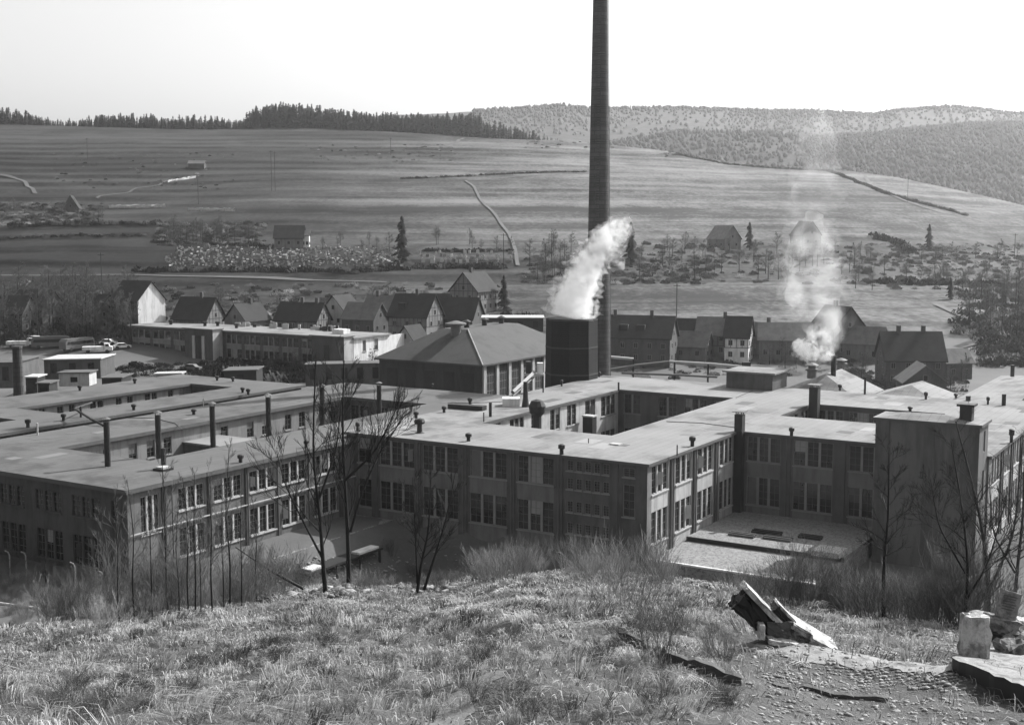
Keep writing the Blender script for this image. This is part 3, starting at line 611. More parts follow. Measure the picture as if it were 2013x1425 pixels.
# ================================================================= terrace at right, retaining wall, loading platform at left
mb = MB(); mb.box(T, .1, 25.4, -18.2, -.12, -4.5, -.9, 0)
mb.box(T, 0, .35, -18.4, -.1, -.9, -.72, 1)
te = tag(mb.build('terrace', [M_conc, M_white]), 'paved terrace with pale coping in the angle of the main block', 'terrace')
mb = MB(); mb.box(T, 10.2, 25.38, -18.1, -.22, -.9, -.45, 0); mb.box(T, 10.0, 10.2, -18.1, -.22, -.9, -.42, 1); mb.build('upper_step', [M_conc, M_dark], te)  # dark front strip paints the shadow line of the step
mb = MB(); mb.box(T, 9.4, 12.4, -17.8, -14.8, -.45, .1); mb.build('step', M_pale, te)
for i, (u, w, l) in enumerate(((13, -5.5, 3.0), (15.5, -7.5, 3.4), (13.5, -9.5, 3.2), (16, -12.4, 2.6))):
    mb = MB()
    for k in range(4): mb.box(T, u + k * .28, u + k * .28 + .2, w - l / 2, w + l / 2, -.448 + .12 * (k % 2), -.2 + .12 * (k % 2))
    tag(mb.build('plank_pile', M_dark if i % 2 else M_concd), ['short stack of dark planks nearest the wall on the terrace', 'long stack of dark planks in the middle of the terrace', 'stack of planks at the front of the terrace', 'stack of planks farthest right on the terrace'][i], 'planks', 'plank stacks on the terrace')
mb = MB(); mb.box(T, -26, -.3, 33.2, 39.1, -4.6, -.55); tag(mb.build('loading_platform', M_conc), 'pale loading platform along the foot of the left wing', 'platform')
# lean-to of timber by the platform
t = empty('timber_shelter', T(-17, 30, -4), 'rickety dark timber shelter with pale boards on top behind the bare trees', 'shelter')
mb = MB(); mb.box(T, -20.5, -7.5, 29.2, 31.6, -2.0, -1.78); mb.build('shelter_roof', M_dark, t)
mb = MB(); mb.box(T, -19.5, -17.5, 29.5, 30.9, -1.775, -1.6); mb.box(T, -11.5, -8, 29.4, 30.6, -1.775, -1.55); mb.build('board', M_white, t)
for u in (-20, -15.5, -11.5, -8):
    for w in (29.3, 31.3): MB().box(T, u, u + .25, w, w + .2, -5.6, -2.0).build('post', M_dark, t)
mb = MB(); mb.box(T, -20.3, -7.7, 31.42, 31.55, -4.6, -2.3); mb.build('back_boards', M_wood, t)

# ================================================================= cooling tower, chimney
ct = np.array([atz(1122, 775, 0)[0], 0, 0]); 
def atd(px, d, z=0):
    r = ray(px, 600); return np.array([r[0] / r[1] * d, d, z])
c = atd(1124, 206); o = empty('cooling_tower', (c[0], c[1], 0), 'black boarded wooden cooling tower giving off thick white steam', 'cooling tower')
mb = MB(); mb.lathe((c[0], c[1], 0), [(4.5, 0), (4.25, 19.4), (4.05, 19.4), (4.1, 17.5)], 8, ph=R(22.5 - 30)); b = mb.build('tower_shell', M_wood, o)
for z in (5.5, 10.2, 14.6, 19.1):
    mb = MB(); r0 = 4.5 - .25 * z / 19.4 + .06; mb.lathe((c[0], c[1], z), [(r0, 0), (r0, .25), (r0 - .1, .25)], 8, ph=R(22.5 - 30)); mb.build('hoop', M_timber, b)
c2 = atd(1176, 222); ch = empty('factory_chimney', (c2[0], c2[1], 0), 'very tall round brick factory chimney rising out of the top of the picture', 'chimney')
mb = MB(); mb.lathe((c2[0], c2[1], 0), [(3.0, 0), (3.0, 5), (2.75, 5.2), (2.3, 8)] + [(2.28 - 1.25 * k / 20 * .98, 8 + 80 * k / 20) for k in range(1, 21)] + [(1.3, 88.2), (1.3, 89.4), (.8, 89.4)], 40); mb.build('shaft', M_stack, ch, smooth=False)
for k in range(26):
    z = 10 + k * 3.0; r0 = 2.28 - 1.25 * (z - 8) / 80 + .03; mb = MB(); mb.lathe((c2[0], c2[1], z), [(r0, 0), (r0, .16), (r0 - .1, .16)], 32); mb.build('iron_hoop', M_dark, ch)
mb = MB()
for k in range(190):
    z = 3 + k * .45; r0 = 2.28 - 1.225 * max(0, z - 8) / 80 + .22 if z > 8 else 3.15; a_ = R(-100); q_ = np.array([cos(a_), sin(a_)]); p_ = np.array([-q_[1], q_[0]])
    mb.tube([(c2[0] + q_[0] * r0 - p_[0] * .22, c2[1] + q_[1] * r0 - p_[1] * .22, z), (c2[0] + q_[0] * r0 + p_[0] * .22, c2[1] + q_[1] * r0 + p_[1] * .22, z)], .02, 3)
mb.build('climbing_irons', M_metal, ch)
mb = MB(); rr = 2.32
mb.tube([(c2[0] + 2.45 * cos(R(-12)), c2[1] + 2.45 * sin(R(-12)), 2), (c2[0] + 1.2 * cos(R(-12)), c2[1] + 1.2 * sin(R(-12)), 87)], .05, 4); mb.build('lightning_cable', M_metal, ch)

# ================================================================= cooling hall with slate hipped roof
def onU(px, py, u):
    r = ray(px, py); O = np.array([0, 0, CZ]); Ap = np.array([AX, AY, 0]); k = (OX * AX + OY * AY + u) / (r @ Ap); P = O + r * k
    return uw_of(P[0], P[1])[1], P[2]
hu = 60.5; e0 = onU(947, 731, hu); e1 = onU(750, 713, hu); EZ = 10.7
wR, wL = e0[0], e1[0] + .5; hu2 = hu + 34
hall = empty('machine_hall', T(hu, wR, -1), 'machine hall with big smooth grey hipped roof beside the cooling tower', 'hall')
mb = MB(); ops = [(wR + 1.2 + i * 3.6, wR + 3.6 + i * 3.6, 4, EZ - 1.2) for i in range(5)]
wall_grid(mb, wf_u(hu), wR, wL, -1, EZ, []); 
wall_grid(mb, wf_w(wR), hu, hu2, -1, EZ, []); plainwall(mb, wf_w(wL, 1), hu, hu2, -1, EZ); plainwall(mb, wf_u(hu2, 1), wR, wL, -1, EZ)
mb.build('wall', M_hallw, hall)
for i in range(9):
    s = hu + .2 + i * 4.1; MB().box(wf_w(wR), s, s + .8, .002, .35, -1, EZ - .1).build('pilaster', M_spand, hall)
for i in range(8):
    s = hu + 1.4 + i * 4.1; o_ = (s, s + 2.4, 3.5, EZ - 1.4)
    mb = MB(); mb.box(wf_w(wR), *o_[:2], .003, .08, o_[2], o_[3]); wn = mb.build('window', M_dark, hall)
    mb = MB()
    for k in range(4): mb.box(wf_w(wR), o_[0] + k * .78, o_[0] + k * .78 + .07, .082, .13, o_[2], o_[3])
    for k in range(5): mb.box(wf_w(wR), o_[0], o_[1], .082, .12, o_[2] + k * 1.35, o_[2] + k * 1.35 + .07)
    mb.build('glazing_bars', M_frame, wn)
for i in range(5):
    s = wR + 1.6 + i * (wL - wR - 1.5) / 5; MB().box(wf_u(hu), s, s + 2.2, .003, .08, 2.5, EZ - 1.3).build('window', M_dark, hall)
ins = 8.2; RT = EZ + 5.4; ov = .7
B0 = [(hu - ov, wR - ov), (hu - ov, wL + ov), (hu2 + ov, wL + ov), (hu2 + ov, wR - ov)]
mid = (wR + wL) / 2; inw = min(ins, (wL - wR) / 2 - 1.5)
B1 = [(hu + ins, wR + inw), (hu + ins, wL - inw), (hu2 - ins, wL - inw), (hu2 - ins, wR + inw)]
mb = MB(); mb.add([T(u, w, EZ) for u, w in B0] + [T(u, w, EZ + .3) for u, w in B0] + [T(u, w, RT) for u, w in B1],
       [(0, 1, 5, 4), (1, 2, 6, 5), (2, 3, 7, 6), (3, 0, 4, 7), (3, 2, 1, 0), (4, 5, 9, 8), (5, 6, 10, 9), (6, 7, 11, 10), (7, 4, 8, 11), (8, 9, 10, 11)])
hr = mb.build('roof', M_hall, hall)
MB().tube([T(hu - ov, wR - ov, EZ + .32), T(hu + ins, wR + inw, RT + .02)], .12, 5).build('hip_flashing', M_sill, hr)
vc = T(hu + 7.0, wR + inw + 1.8, 0); z0 = RT - 1.4
mb = MB(); mb.lathe((vc[0], vc[1], z0), [(.9, 0), (.9, 2.2), (1.9, 2.3), (1.9, 2.55), (.3, 3.0)], 14); mb.build('roof_ventilator', M_metal, hr)
for k in range(3):
    P = T(hu + 12 + 6 * k, mid, RT); mb = MB(); mb.lathe((P[0], P[1], RT), [(.5, 0), (.5, 1), (.9, 1.1), (.1, 1.5)], 10); mb.build('roof_ventilator', M_dark, hr)

# ================================================================= three storey office block (mid left)
AZ = 10.0; g = 1.0; aU = None
pA = atz(632, 660, AZ); uA = uw_of(pA[0], pA[1])[0]
wa = lambda px, py: onU(px, py, uA)[0]
wE, wT2, wT1b, wT1a, wS = wa(695, 664), wa(632, 660), wa(438, 650), wa(383, 645), wa(254, 634)
off = empty('office_building', T(uA, wE, 0), 'long three storey works office with stair towers and pale flat roof in the middle distance', 'office building')
dep = 13
mb = MB(); plate(mb, [(uA, uA + dep, wE, wS)], AZ - .35, AZ, .5, mi_side=0); ar = mb.build('roof', [M_roof, M_roof], off)
bays = []
s = wE + 5.5
def bayrow(s0, s1, n):
    L_ = (s1 - s0) / n
    for i in range(n):
        for z0, z1 in ((AZ - 3.1, AZ - .9), (AZ - 6.5, AZ - 4.3), (AZ - 9.4, AZ - 7.6)): bays.append((s0 + L_ * i + .5, s0 + L_ * (i + 1) - .5, z0, z1, 3))
bayrow(wT2 + .6, wT1b - .6, 5); bayrow(wT1a + .6, wS - .6, 3)
facade(off, wf_u(uA), wE, wS, -.5, AZ - .35, bays, [M_brickL, M_brick, M_plast], fr=M_frame, bars=(0, 1), post=.3)
facade(off, wf_w(wE), uA, uA + dep + 6, -.5, AZ - .35, [(uA + 3.2, uA + 4.4, AZ - 3.4, AZ - .9, 1), (uA + 7.5, uA + 8.9, AZ - 3.4, AZ - .9, 1)], [M_white, M_brick, M_white], fr=M_frame, spand=None)
mb = MB(); plainwall(mb, wf_w(wS, 1), uA, uA + dep, -.5, AZ - .35); plainwall(mb, wf_u(uA + dep, 1), wE, wS, -.5, AZ - .35); mb.build('wall', M_brickL, off)
for a, b, lbl in ((wE - .0, wT2, 0), (wT1b, wT1a, 1)):
    mb = MB(); mb.box(T, uA - 3.4, uA - .01, a, b, -.5, AZ + .25, 0)
    tw_ = mb.build('stair_tower', M_brickL, off)
    mb = MB(); mb.box(T, uA - 3.41, uA - .2, a - .06, a - .003, -.4, AZ + .1); mb.build('end_wall', M_spand, tw_)
    mb = MB(); mb.box(T, uA - 3.9, uA - .012, a - .4, b + .4, AZ + .25, AZ + .5); mb.build('tower_roof', M_roof, tw_)
    L_ = b - a
    if lbl:
        for f in (.28, .62): MB().box(wf_u(uA - 3.4), a + L_ * f, a + L_ * f + .8, .003, .3, 2.2, AZ - 1.3).build('fin', M_spand, tw_)
        MB().box(wf_u(uA - 3.4), a + L_ * .44, a + L_ * .6, .004, .1, 2.2, AZ - 1.3).build('window', M_dark, tw_)
    else: MB().box(wf_u(uA - 3.4), a + L_ * .45, a + L_ * .62, .004, .1, 1.5, AZ - 1.6).build('window', M_dark, tw_)
mb = MB(); mb.box(T, uA - 6.5, uA - 3.42, wT1b - 2, wT1a + 1, 2.3, 2.6); mb.build('porch', M_dark, off)
for px, py in ((336, 638), (403, 641), (428, 641), (465, 645)):
    P = atz(px, py, AZ); mb = MB(); mb.lathe((P[0], P[1], AZ), [(.4, 0), (.4, .6), (.65, .7), (.65, 1.1), (.1, 1.2)], 8); mb.build('roof_vent', M_dark, ar)
rg = np.random.default_rng(4)
for k in range(34):      # laundry and aerials: ragged pale things standing on the roof
    w = wT1a - 3 - rg.random() * (wT1a - wT2 - 6); P = T(uA + 9.5 + rg.random() * 3, w, AZ); hh = .5 + rg.random() * .9
    mb = MB(); mb.box(lambda a, b, c: (P[0] + a, P[1] + b, AZ + c), 0, .5 + rg.random() * .9, 0, .35, 0, hh); mb.build('roof_clutter', M_sill if k % 3 else M_dark, ar)
bx = T(uA + 7, wT2 - .5, 0); mb = MB(); mb.box(T, uA + 6, uA + 8.5, wT2 - 1.5, wT2 + 1.8, AZ, AZ + 1.0); mb.build('roof_lantern', M_white, ar)

# ================================================================= houses
def house(px, py, W_, L_, h, rh, yaw, wm, rm, label, ov=.45, chim=(), win=2, name='house', timber=False, back=0.0, gw=None, dorm=(), group=None, base=None, dmin=200, gpanel=False):
    P = hit(px, py, dmin=dmin) if base is None else np.array(base)
    a = R(yaw); ca, sa = cos(a), sin(a); x0, y0, z0 = P[0], P[1] + back, P[2] - .6
    t = empty(name, (x0, y0, z0), label, 'house', group); z0 -= 0
    L = lambda x, y, z: (x0 + ca * x - sa * y, y0 + sa * x + ca * y, z0 + z)
    hl, hw = L_ / 2, W_ / 2; h += .6
    mb = MB(); V = [L(x, y, z) for x in (-hl, hl) for y, z in ((-hw, -2), (hw, -2), (hw, h), (0, h + rh), (-hw, h))]
    mb.add(V, [(0, 4, 3, 2, 1), (5, 6, 7, 8, 9), (0, 5, 9, 4), (1, 2, 7, 6), (4, 9, 8, 3), (3, 8, 7, 2)]); w = mb.build('wall', wm, t)
    sl_ = rh / hw; mb = MB(); th = .22
    for s in (-1, 1):
        q = [(-hl - ov, s * (hw + ov), h - sl_ * ov + .06), (hl + ov, s * (hw + ov), h - sl_ * ov + .06), (hl + ov, 0, h + rh + .06), (-hl - ov, 0, h + rh + .06)]
        mb.add([L(*p) for p in q] + [L(p[0], p[1], p[2] + th) for p in q], [(0, 1, 2, 3), (4, 7, 6, 5), (0, 4, 5, 1), (1, 5, 6, 2), (2, 6, 7, 3), (3, 7, 4, 0)])
    ro = mb.build('roof', rm, t)
    for cx_ in chim: 
        mb = MB(); mb.box(L, cx_ * hl - .4, cx_ * hl + .4, -.4, .4, h + rh - .6, h + rh + 1.5); k = mb.build('chimney', M_brickL, ro)
    for dx in dorm:
        mb = MB(); mb.box(L, dx * hl - 1, dx * hl + 1, -hw * .75, -hw * .2, h + rh * .2, h + rh * .62); mb.build('dormer', rm, ro)
    # windows: long front, back and both gables
    nf = max(2, int(L_ / 3)); fl = [z for z in (1.6, 4.3, 7.0) if z + 1.6 < h + .4]
    cnt = 0
    for z in fl:
        for i in range(nf):
            x = -hl + L_ * (i + .5) / nf
            mb = MB(); mb.box(L, x - .5, x + .5, -hw - .05, -hw + .01, z, z + 1.3); k = mb.build('window', M_frame, t)
            mb = MB(); mb.box(L, x - .42, x - .04, -hw - .07, -hw - .052, z + .08, z + 1.22); mb.box(L, x + .04, x + .42, -hw - .07, -hw - .052, z + .08, z + 1.22); mb.build('pane', M_glass, k)
    for s in (-1, 1):
        for z in fl + [h + .3]:
            for y in ((-hw * .45, hw * .45) if z < h else (0,)):
                if gpanel and s > 0: continue
                mb = MB(); xx = sorted((s * hl + s * .05, s * hl - s * .01)); mb.box(L, xx[0], xx[1], y - .45, y + .45, z, z + 1.2); k = mb.build('window', M_frame, t)
                xx = sorted((s * hl + s * .052, s * hl + s * .07)); mb = MB(); mb.box(L, xx[0], xx[1], y - .38, y + .38, z + .08, z + 1.12); mb.build('pane', M_glass, k)
    if gpanel:  # white sheet puts the sunlit gable's brightness into its colour
        MB().add([L(hl + .08, y, z) for y, z in ((-hw, -2), (hw, -2), (hw, h), (0, h + rh), (-hw, h))] + [L(hl + .002, y, z) for y, z in ((-hw, -2), (hw, -2), (hw, h), (0, h + rh), (-hw, h))], [(0, 1, 2, 3, 4), (0, 5, 6, 1), (1, 6, 7, 2), (2, 7, 8, 3), (3, 8, 9, 4), (4, 9, 5, 0)]).build('sunlit_gable_panel', M_white, t)
    if timber:
        for s in (-1, 1):
            mb = MB(); xx = sorted((s * hl + s * .002, s * hl + s * .04))
            for y in np.linspace(-hw, hw - .15, 7): mb.box(L, *xx, y, y + .14, h - 2.6, h + rh * max(0, 1 - abs(y) / hw) - .02)
            for z in (h - 2.6, h, h + rh * .4): 
                e = hw * (1 - max(0, z - h) / rh); mb.box(L, xx[0] - s * 0, xx[1] + .001, -e, e, z - .1, z + .06)
            mb.build('timber_frame', M_timber, t)
        mb = MB()
        for x in np.linspace(-hl, hl - .15, int(L_ / 1.1)): mb.box(L, x, x + .13, -hw - .04, -hw - .002, h - 2.6, h)
        mb.box(L, -hl, hl, -hw - .045, -hw - .002, h - 2.7, h - 2.55); mb.build('timber_frame', M_timber, t)
    return t
HS = dict(group='houses of the village behind the factory')
house(273, 655, 8.6, 11, 8.8, 4.6, -36, M_rendd, M_tile, 'tall dark house with blank bright end gable behind the office block', gpanel=True, **HS)
house(392, 655, 8.5, 10.5, 4.0, 5.2, -22, M_rend, M_tile, 'dark roofed house just right of the bright narrow gable', chim=(.2,), timber=True, **HS)
house(596, 652, 7.5, 12.5, 3.2, 4.2, -22, M_rend, M_tile, 'long low half-timbered house with chimney behind the middle of the office roof', chim=(.0, .7), timber=True, **HS)
house(718, 655, 7.5, 9.5, 4.0, 3.8, -25, M_rendd, M_tileL, 'house with pale grey tiled roof left of the big half-timbered house', **HS)
house(818, 668, 9, 11, 6.2, 5.2, -25, M_rend, M_tile, 'big steep roofed half-timbered house with a white chimney on its ridge', chim=(.1,), timber=True, dorm=(-.4,), **HS)
house(818, 684, 5, 6, 3.2, 3.2, 60, M_spand, M_tile, 'small shed with sunlit triangular gable before the half-timbered house', name='shed', back=-12, **HS)
house(907, 658, 8.5, 9.5, 4.4, 5.0, -20, M_rendd, M_tile, 'plain dark roofed house directly behind the machine hall', **HS)
house(932, 612, 9, 12, 6.0, 5.0, 62, M_rend, M_tile, 'gabled villa standing on the slope above the machine hall', chim=(-.3,), timber=True, **HS)
house(1258, 712, 9.5, 16, 6.2, 4.6, -18, M_rendd, M_tile, 'long dark terraced house with two chimneys right of the big chimney', chim=(-.75, .35), dorm=(-.4, .1), **HS)
house(1362, 705, 6.5, 8, 3.2, 3.2, -25, M_rend, M_tileL, 'low cottage with long pale roof edge between the dark terrace and the half-timbered pair', **HS)
house(1405, 698, 7.5, 8, 5.2, 3.8, -18, M_rend, M_tileL, 'half-timbered house with light tiled roof, left of a pair', timber=True, chim=(.6,), **HS)
house(1452, 708, 7, 5.6, 5.8, 4.4, -20, M_white, M_tile, 'half-timbered house with tall white sunlit gable, right of a pair', timber=True, **HS)
house(1645, 697, 9.5, 9, 6.6, 5.0, -65, M_rendd, M_tile, 'tall dark villa with pointed gable half hidden by smoke', chim=(-.2,), **HS)
house(1542, 704, 8, 12, 4.6, 3.6, -12, M_rend, M_tileL, 'grey house veiled by smoke behind the rooftop ventilators', **HS)
house(1787, 754, 9.5, 12.4, 5.6, 5.4, -3, M_rendd, M_tile, 'broad dark house with a steep unbroken roof and two ridge chimneys', chim=(-.42, .42), **HS)
house(1778, 774, 8, 8, 3.9, 3.2, 84, M_rendd, M_tileL, 'dark boarded barn with wide front gable before the broad dark house', name='barn', back=-10, **HS)
house(1872, 742, 6, 6, 3.6, 2.6, 10, M_rendd, M_tileL, 'small lean-to shed at the right end of the broad dark house', name='shed', **HS)
house(487, 655, 7.5, 9, 3.6, 4.0, 58, M_rend, M_tile, 'small pale gabled house between two long dark roofs, right of the bright gable', chim=(.3,), **HS)
house(672, 640, 7, 8, 4.2, 3.8, 64, M_spand, M_tile, 'pale walled house set back left of the grey tiled roof', **HS)
house(752, 640, 7, 8.5, 4.0, 3.8, -28, M_rend, M_tileL, 'house with light roof peeping out behind the big half-timbered one', chim=(-.3,), **HS)
house(858, 640, 7, 8, 4.5, 3.8, -20, M_rend, M_tile, 'narrow house squeezed between the half-timbered house and the plain dark roof', **HS)
house(1337, 690, 6.5, 8, 4.2, 3.6, -30, M_spand, M_tile, 'pale house end showing right of the long dark terrace', **HS)
house(1505, 694, 6.5, 7, 3.8, 3.4, -35, M_rend, M_tileL, 'small grey house just right of the tall white gable', chim=(.2,), **HS)
house(1700, 706, 7, 9, 4.0, 3.6, -30, M_rend, M_tileL, 'grey house between the smoky villa and the broad dark house', **HS)
house(1423, 488, 9, 11, 4.0, 5.2, -60, M_rend, M_rend, 'light gabled farmhouse alone on the hillside beside a spruce', dmin=300)
house(1583, 482, 9, 10, 4.5, 5.5, -70, M_rend, M_tileL, 'hazy gabled farmhouse on the hillside right of the smoke', dmin=300)
house(142, 416, 7, 8, 1.6, 5.6, -80, M_rendd, M_tile, 'little steep gabled hut by the white terrace walls on the left hillside', name='hut', dmin=300)
house(388, 330, 5, 9, 2.2, 1.6, 0, M_rendd, M_tileL, 'tiny field barn high on the left hillside above the track', name='barn', dmin=300)
house(570, 486, 7.5, 11, 3.6, 4.4, 3, M_rend, M_tile, 'dark roofed cemetery chapel above the rows of graves', name='chapel', dmin=300)
house(601, 487, 3, 3, 4.8, 1.5, 3, M_white, M_tileL, 'white porch house at the right end of the cemetery chapel', name='chapel_porch', dmin=300)
vl = [(20, 652, 8, 12, 'left edge'), (75, 640, 9, 11, 'left'), (140, 632, 8, 12, 'x'), (188, 648, 9, 10, 'x')]
vlab = ['dim village house at the far left edge among bare trees', 'dim village house second from the left edge among bare trees', 'dim village house in the middle of the left cluster of trees', 'dim village house with pale windows left of the bright gable']
for (px, py, w_, l_, _), lb in zip(vl, vlab): house(px, py, w_, l_, 5 if 'four' not in lb else 9, 4.2, random.uniform(-30, 30), M_brickL, M_tile, lb, **HS)

# right back: light sheds with ventilators
def gable_shed(u0, u1, w0, w1, ze, zr, ridge, wm, rm, name, label, cat='shed'):
    t = empty(name, T(u0, w0, 0), label, cat)
    mb = MB(); mb.box(T, u0, u1, w0, w1, -1, ze); mb.build('wall', wm, t)
    if ridge == 'u':
        m_ = (w0 + w1) / 2; V = [T(u0 - .3, w0 - .3, ze), T(u1 + .3, w0 - .3, ze), T(u1 + .3, m_, zr), T(u0 + 5.5, m_, zr), T(u0 - .3, w1 + .3, ze), T(u1 + .3, w1 + .3, ze)]
        F_ = [(0, 1, 2, 3), (3, 2, 5, 4), (0, 3, 4), (1, 5, 2), (0, 4, 5, 1)]
    else:
        m_ = (u0 + u1) / 2; V = [T(u0 - .3, w0 - .3, ze), T(u0 - .3, w1 + .3, ze), T(m_, w1 + .3, zr), T(m_, w0 - .3, zr), T(u1 + .3, w0 - .3, ze), T(u1 + .3, w1 + .3, ze)]
        F_ = [(0, 1, 2, 3), (3, 2, 5, 4), (0, 3, 4), (1, 5, 2), (0, 4, 5, 1)]
    mb = MB(); mb.add([(p[0], p[1], p[2] + .01) for p in V], F_); r_ = mb.build('roof', rm, t); return t, r_
t1, r1 = gable_shed(70, 84, -2, 11.5, 8.2, 11.2, 'u', M_spand, M_roof, 'workshop', 'workshop with light gabled roof and round ventilators behind the rooftop hut', 'workshop')
for (px, py, h, k) in ((1596, 736, 1.8, 0), (1653, 722, 1.3, 0)):
    P = atz(px, py, 10.8); mb = MB(); mb.lathe((P[0], P[1], 10.2), [(.75, 0), (.75, .6 + h * .3), (1.05, .7 + h * .3), (1.05, .95 + h * .3), (.6, 1.0 + h * .3), (.6, 1.0 + h * .6), (1.1, 1.05 + h * .6), (.2, 1.4 + h * .6)], 12); mb.build('roof_ventilator', M_metal, r1)
P = atz(1638, 741, 10.6); STK = P.copy(); mb = MB(); mb.lathe((P[0], P[1], 9.6), [(.42, 0), (.42, 4.4)], 12); mb.build('stove_pipe', M_dark, r1)
t2, r2 = gable_shed(70, 82, -14.2, -3.2, 8.4, 10.3, 'u', M_spand, M_roof, 'workshop', 'second workshop with low light gable roof right of the smoking pipe', 'workshop')
P = atz(1517, 752, 9.8); mb = MB(); mb.lathe((P[0], P[1], 9.2), [(.6, 0), (.7, .6), (.55, 1.1), (.2, 1.35)], 12); tag(mb.build('water_butt', M_dark), 'round dark tank on the roof edge beside the rooftop hut', 'tank')
q = [uw_of(*atz(x, y, 8.6)[:2]) for x, y in ((1745, 784), (1895, 720), (2060, 716), (2060, 800))]
t3 = empty('assembly_hall', T(70, -20, 0), 'wide hall with a large light roof at the right edge behind the factory', 'hall')
mb = MB(); ua, ub = 69.2, 112; mb.box(T, ua, ub, -62, -15.5, -1, 8.5); mb.build('wall', M_brick, t3)
mb = MB(); mb.add([T(ua - .3, -15.2, 8.52), T(ub, -15.2, 8.52), T(ub, -38, 10.2), T(ua - .3, -38, 10.2), T(ua - .3, -62, 8.6), T(ub, -62, 8.6)], [(0, 1, 2, 3), (3, 2, 5, 4), (0, 3, 4)]); r3 = mb.build('roof', M_roof, t3)
dmr = T(78, -27, 0)
mb = MB(); 
mb.add([T(75, -24.5, 9.1), T(75, -31.5, 9.5), T(75, -28, 12.0), T(90, -24.5, 9.1), T(90, -31.5, 9.5), T(90, -28, 12.0)], [(0, 1, 2), (3, 5, 4), (0, 2, 5, 3), (1, 4, 5, 2)]); mb.build('roof_monitor', M_roof, r3)
for px, py, h in ((1903, 792, 1.2), (1990, 738, 2.0)):
    P = atz(px, py, 9.2); mb = MB(); mb.lathe((P[0], P[1], 9.0), [(.35, 0), (.35, h)], 8); mb.build('stove_pipe', M_dark, r3)

# pipe bridge behind the main block
t = empty('pipe_bridge', T(86, 30, 0), 'overhead pipe bridge on trestles between chimney and rooftop hut', 'pipe bridge')
def P2(px, py, d): 
    r = ray(px, py); return np.array([0, 0, CZ]) + r * (d / r[1])
MB().tube([P2(1316, 711, 228), P2(1400, 716, 226), P2(1466, 722, 224)], .28, 8).build('pipe', M_sill, t)
MB().tube([P2(1197, 727, 224), P2(1250, 718, 226), P2(1316, 711, 228)], .22, 8).build('pipe', M_metal, t)
MB().tube([P2(1200, 702, 226), P2(1245, 706, 227)], .28, 8).build('pipe', M_sill, t)
MB().tube([P2(1222, 733, 222), P2(1330, 737, 222), P2(1410, 741, 222)], .2, 8).build('pipe', M_metal, t)
for px, py in ((1245, 706), (1326, 712), (1392, 716), (1460, 722)):
    a = P2(px, py, 226); MB().box(lambda x, y, z: (a[0] + x, a[1] + y, z), -.15, .15, -.15, .15, -1, a[2]).build('trestle_post', M_dark, t)
mb = MB(); a = P2(1467, 716, 224); mb.box(lambda x, y, z: (a[0] + x, a[1] + y, z), -.7, .7, -.6, .6, 5, a[2] + .4); mb.build('junction_box', M_dark, t)
# coal conveyor
t = empty('coal_conveyor', T(50, 45, 0), 'dark inclined coal conveyor with hopper beside the cooling tower', 'conveyor')
a, b = P2(1008, 771, 181), P2(1050, 732, 187)
mb = MB(); mb.tube([a, b], .33, 4); mb.build('belt_housing', M_metal, t)
MB().tube([a - np.array([0, 0, .6]), b - np.array([0, 0, .7])], .14, 4).build('lower_chord', M_dark, t)
mb = MB(); c_ = P2(1052, 722, 188); Lc = lambda x, y, z: (c_[0] + x, c_[1] + y, c_[2] + z)
mb.box(Lc, -1.6, 1.3, -1, 1, -1.2, -.9); mb.build('platform', M_sill, t); MB().box(Lc, -1.4, -.6, -.6, .6, -.898, .9).build('hopper', M_dark, t); MB().box(Lc, .3, 1.2, -.6, .5, -.898, .7).build('motor_house', M_white, t)
for x in (-1.5, 1.1): MB().box(Lc, x, x + .2, -.8, -.6, -c_[2], -1.2).build('leg', M_dark, t)
mb = MB(); c_ = P2(1033, 795, 172); mb.lathe((c_[0], c_[1], 3), [(.9, 0), (.95, 3.8), (.7, 5.6), (.35, 7.8), (.3, 10)], 12); mb.build('dust_cyclone', M_dark, t)
mb = MB(); mb.box(lambda x, y, z: (c_[0] + x, c_[1] + y, z), -3.2, -.8, .2, 2.4, 8.0, 10.6); mb.build('white_tank', M_white, t)
c_ = P2(1056, 800, 165); mb = MB(); mb.lathe((c_[0], c_[1], 0), [(.55, 0), (.55, 9.2), (1.0, 9.7), (1.15, 10.6), (.8, 11.3), (.2, 11.5)], 12); tag(mb.build('ventilator', M_dark), 'dark bulbous ventilator standing at the left wall of the main courtyard', 'ventilator')

# far left chimney and small works buildings
P = atz(38, 795, 6.0)
t = empty('brick_chimney', (P[0], P[1], 0), 'short stout dark chimney at the left edge beyond the far wing', 'chimney')
mb = MB(); mb.lathe((P[0], P[1], 0), [(.95, 0), (.72, 15.0), (.82, 15.0), (.82, 15.4), (.4, 15.4)], 16); mb.build('shaft', M_stack, t)
def flat_block(px0, px1, py, d, h, dep_, wm, rm, name, label, cat, rz=0.0):
    r0 = ray(px0, py); r1 = ray(px1, py); x0, x1 = r0[0] / r0[1] * d, r1[0] / r1[1] * d; z1 = CZ + r0[2] / r0[1] * d
    t = empty(name, (x0, d, z1 - h), label, cat); sk = (x1 - x0) * rz
    Lb = lambda x, y, z: (x0 + x, d + y + x * rz, z)
    mb = MB(); mb.box(Lb, 0, x1 - x0, 0, dep_, z1 - h, z1 - .2); mb.build('wall', wm, t)
    mb = MB(); mb.box(Lb, -.3, x1 - x0 + .3, -.3, dep_ + .3, z1 - .2, z1); mb.build('roof', rm, t)
    n = max(1, int((x1 - x0) / 3))
    for i in range(n):
        x = (x1 - x0) * (i + .5) / n; MB().box(Lb, x - .6, x + .6, -.05, .02, z1 - h * .7, z1 - .9).build('window', M_glass, t)
    return t
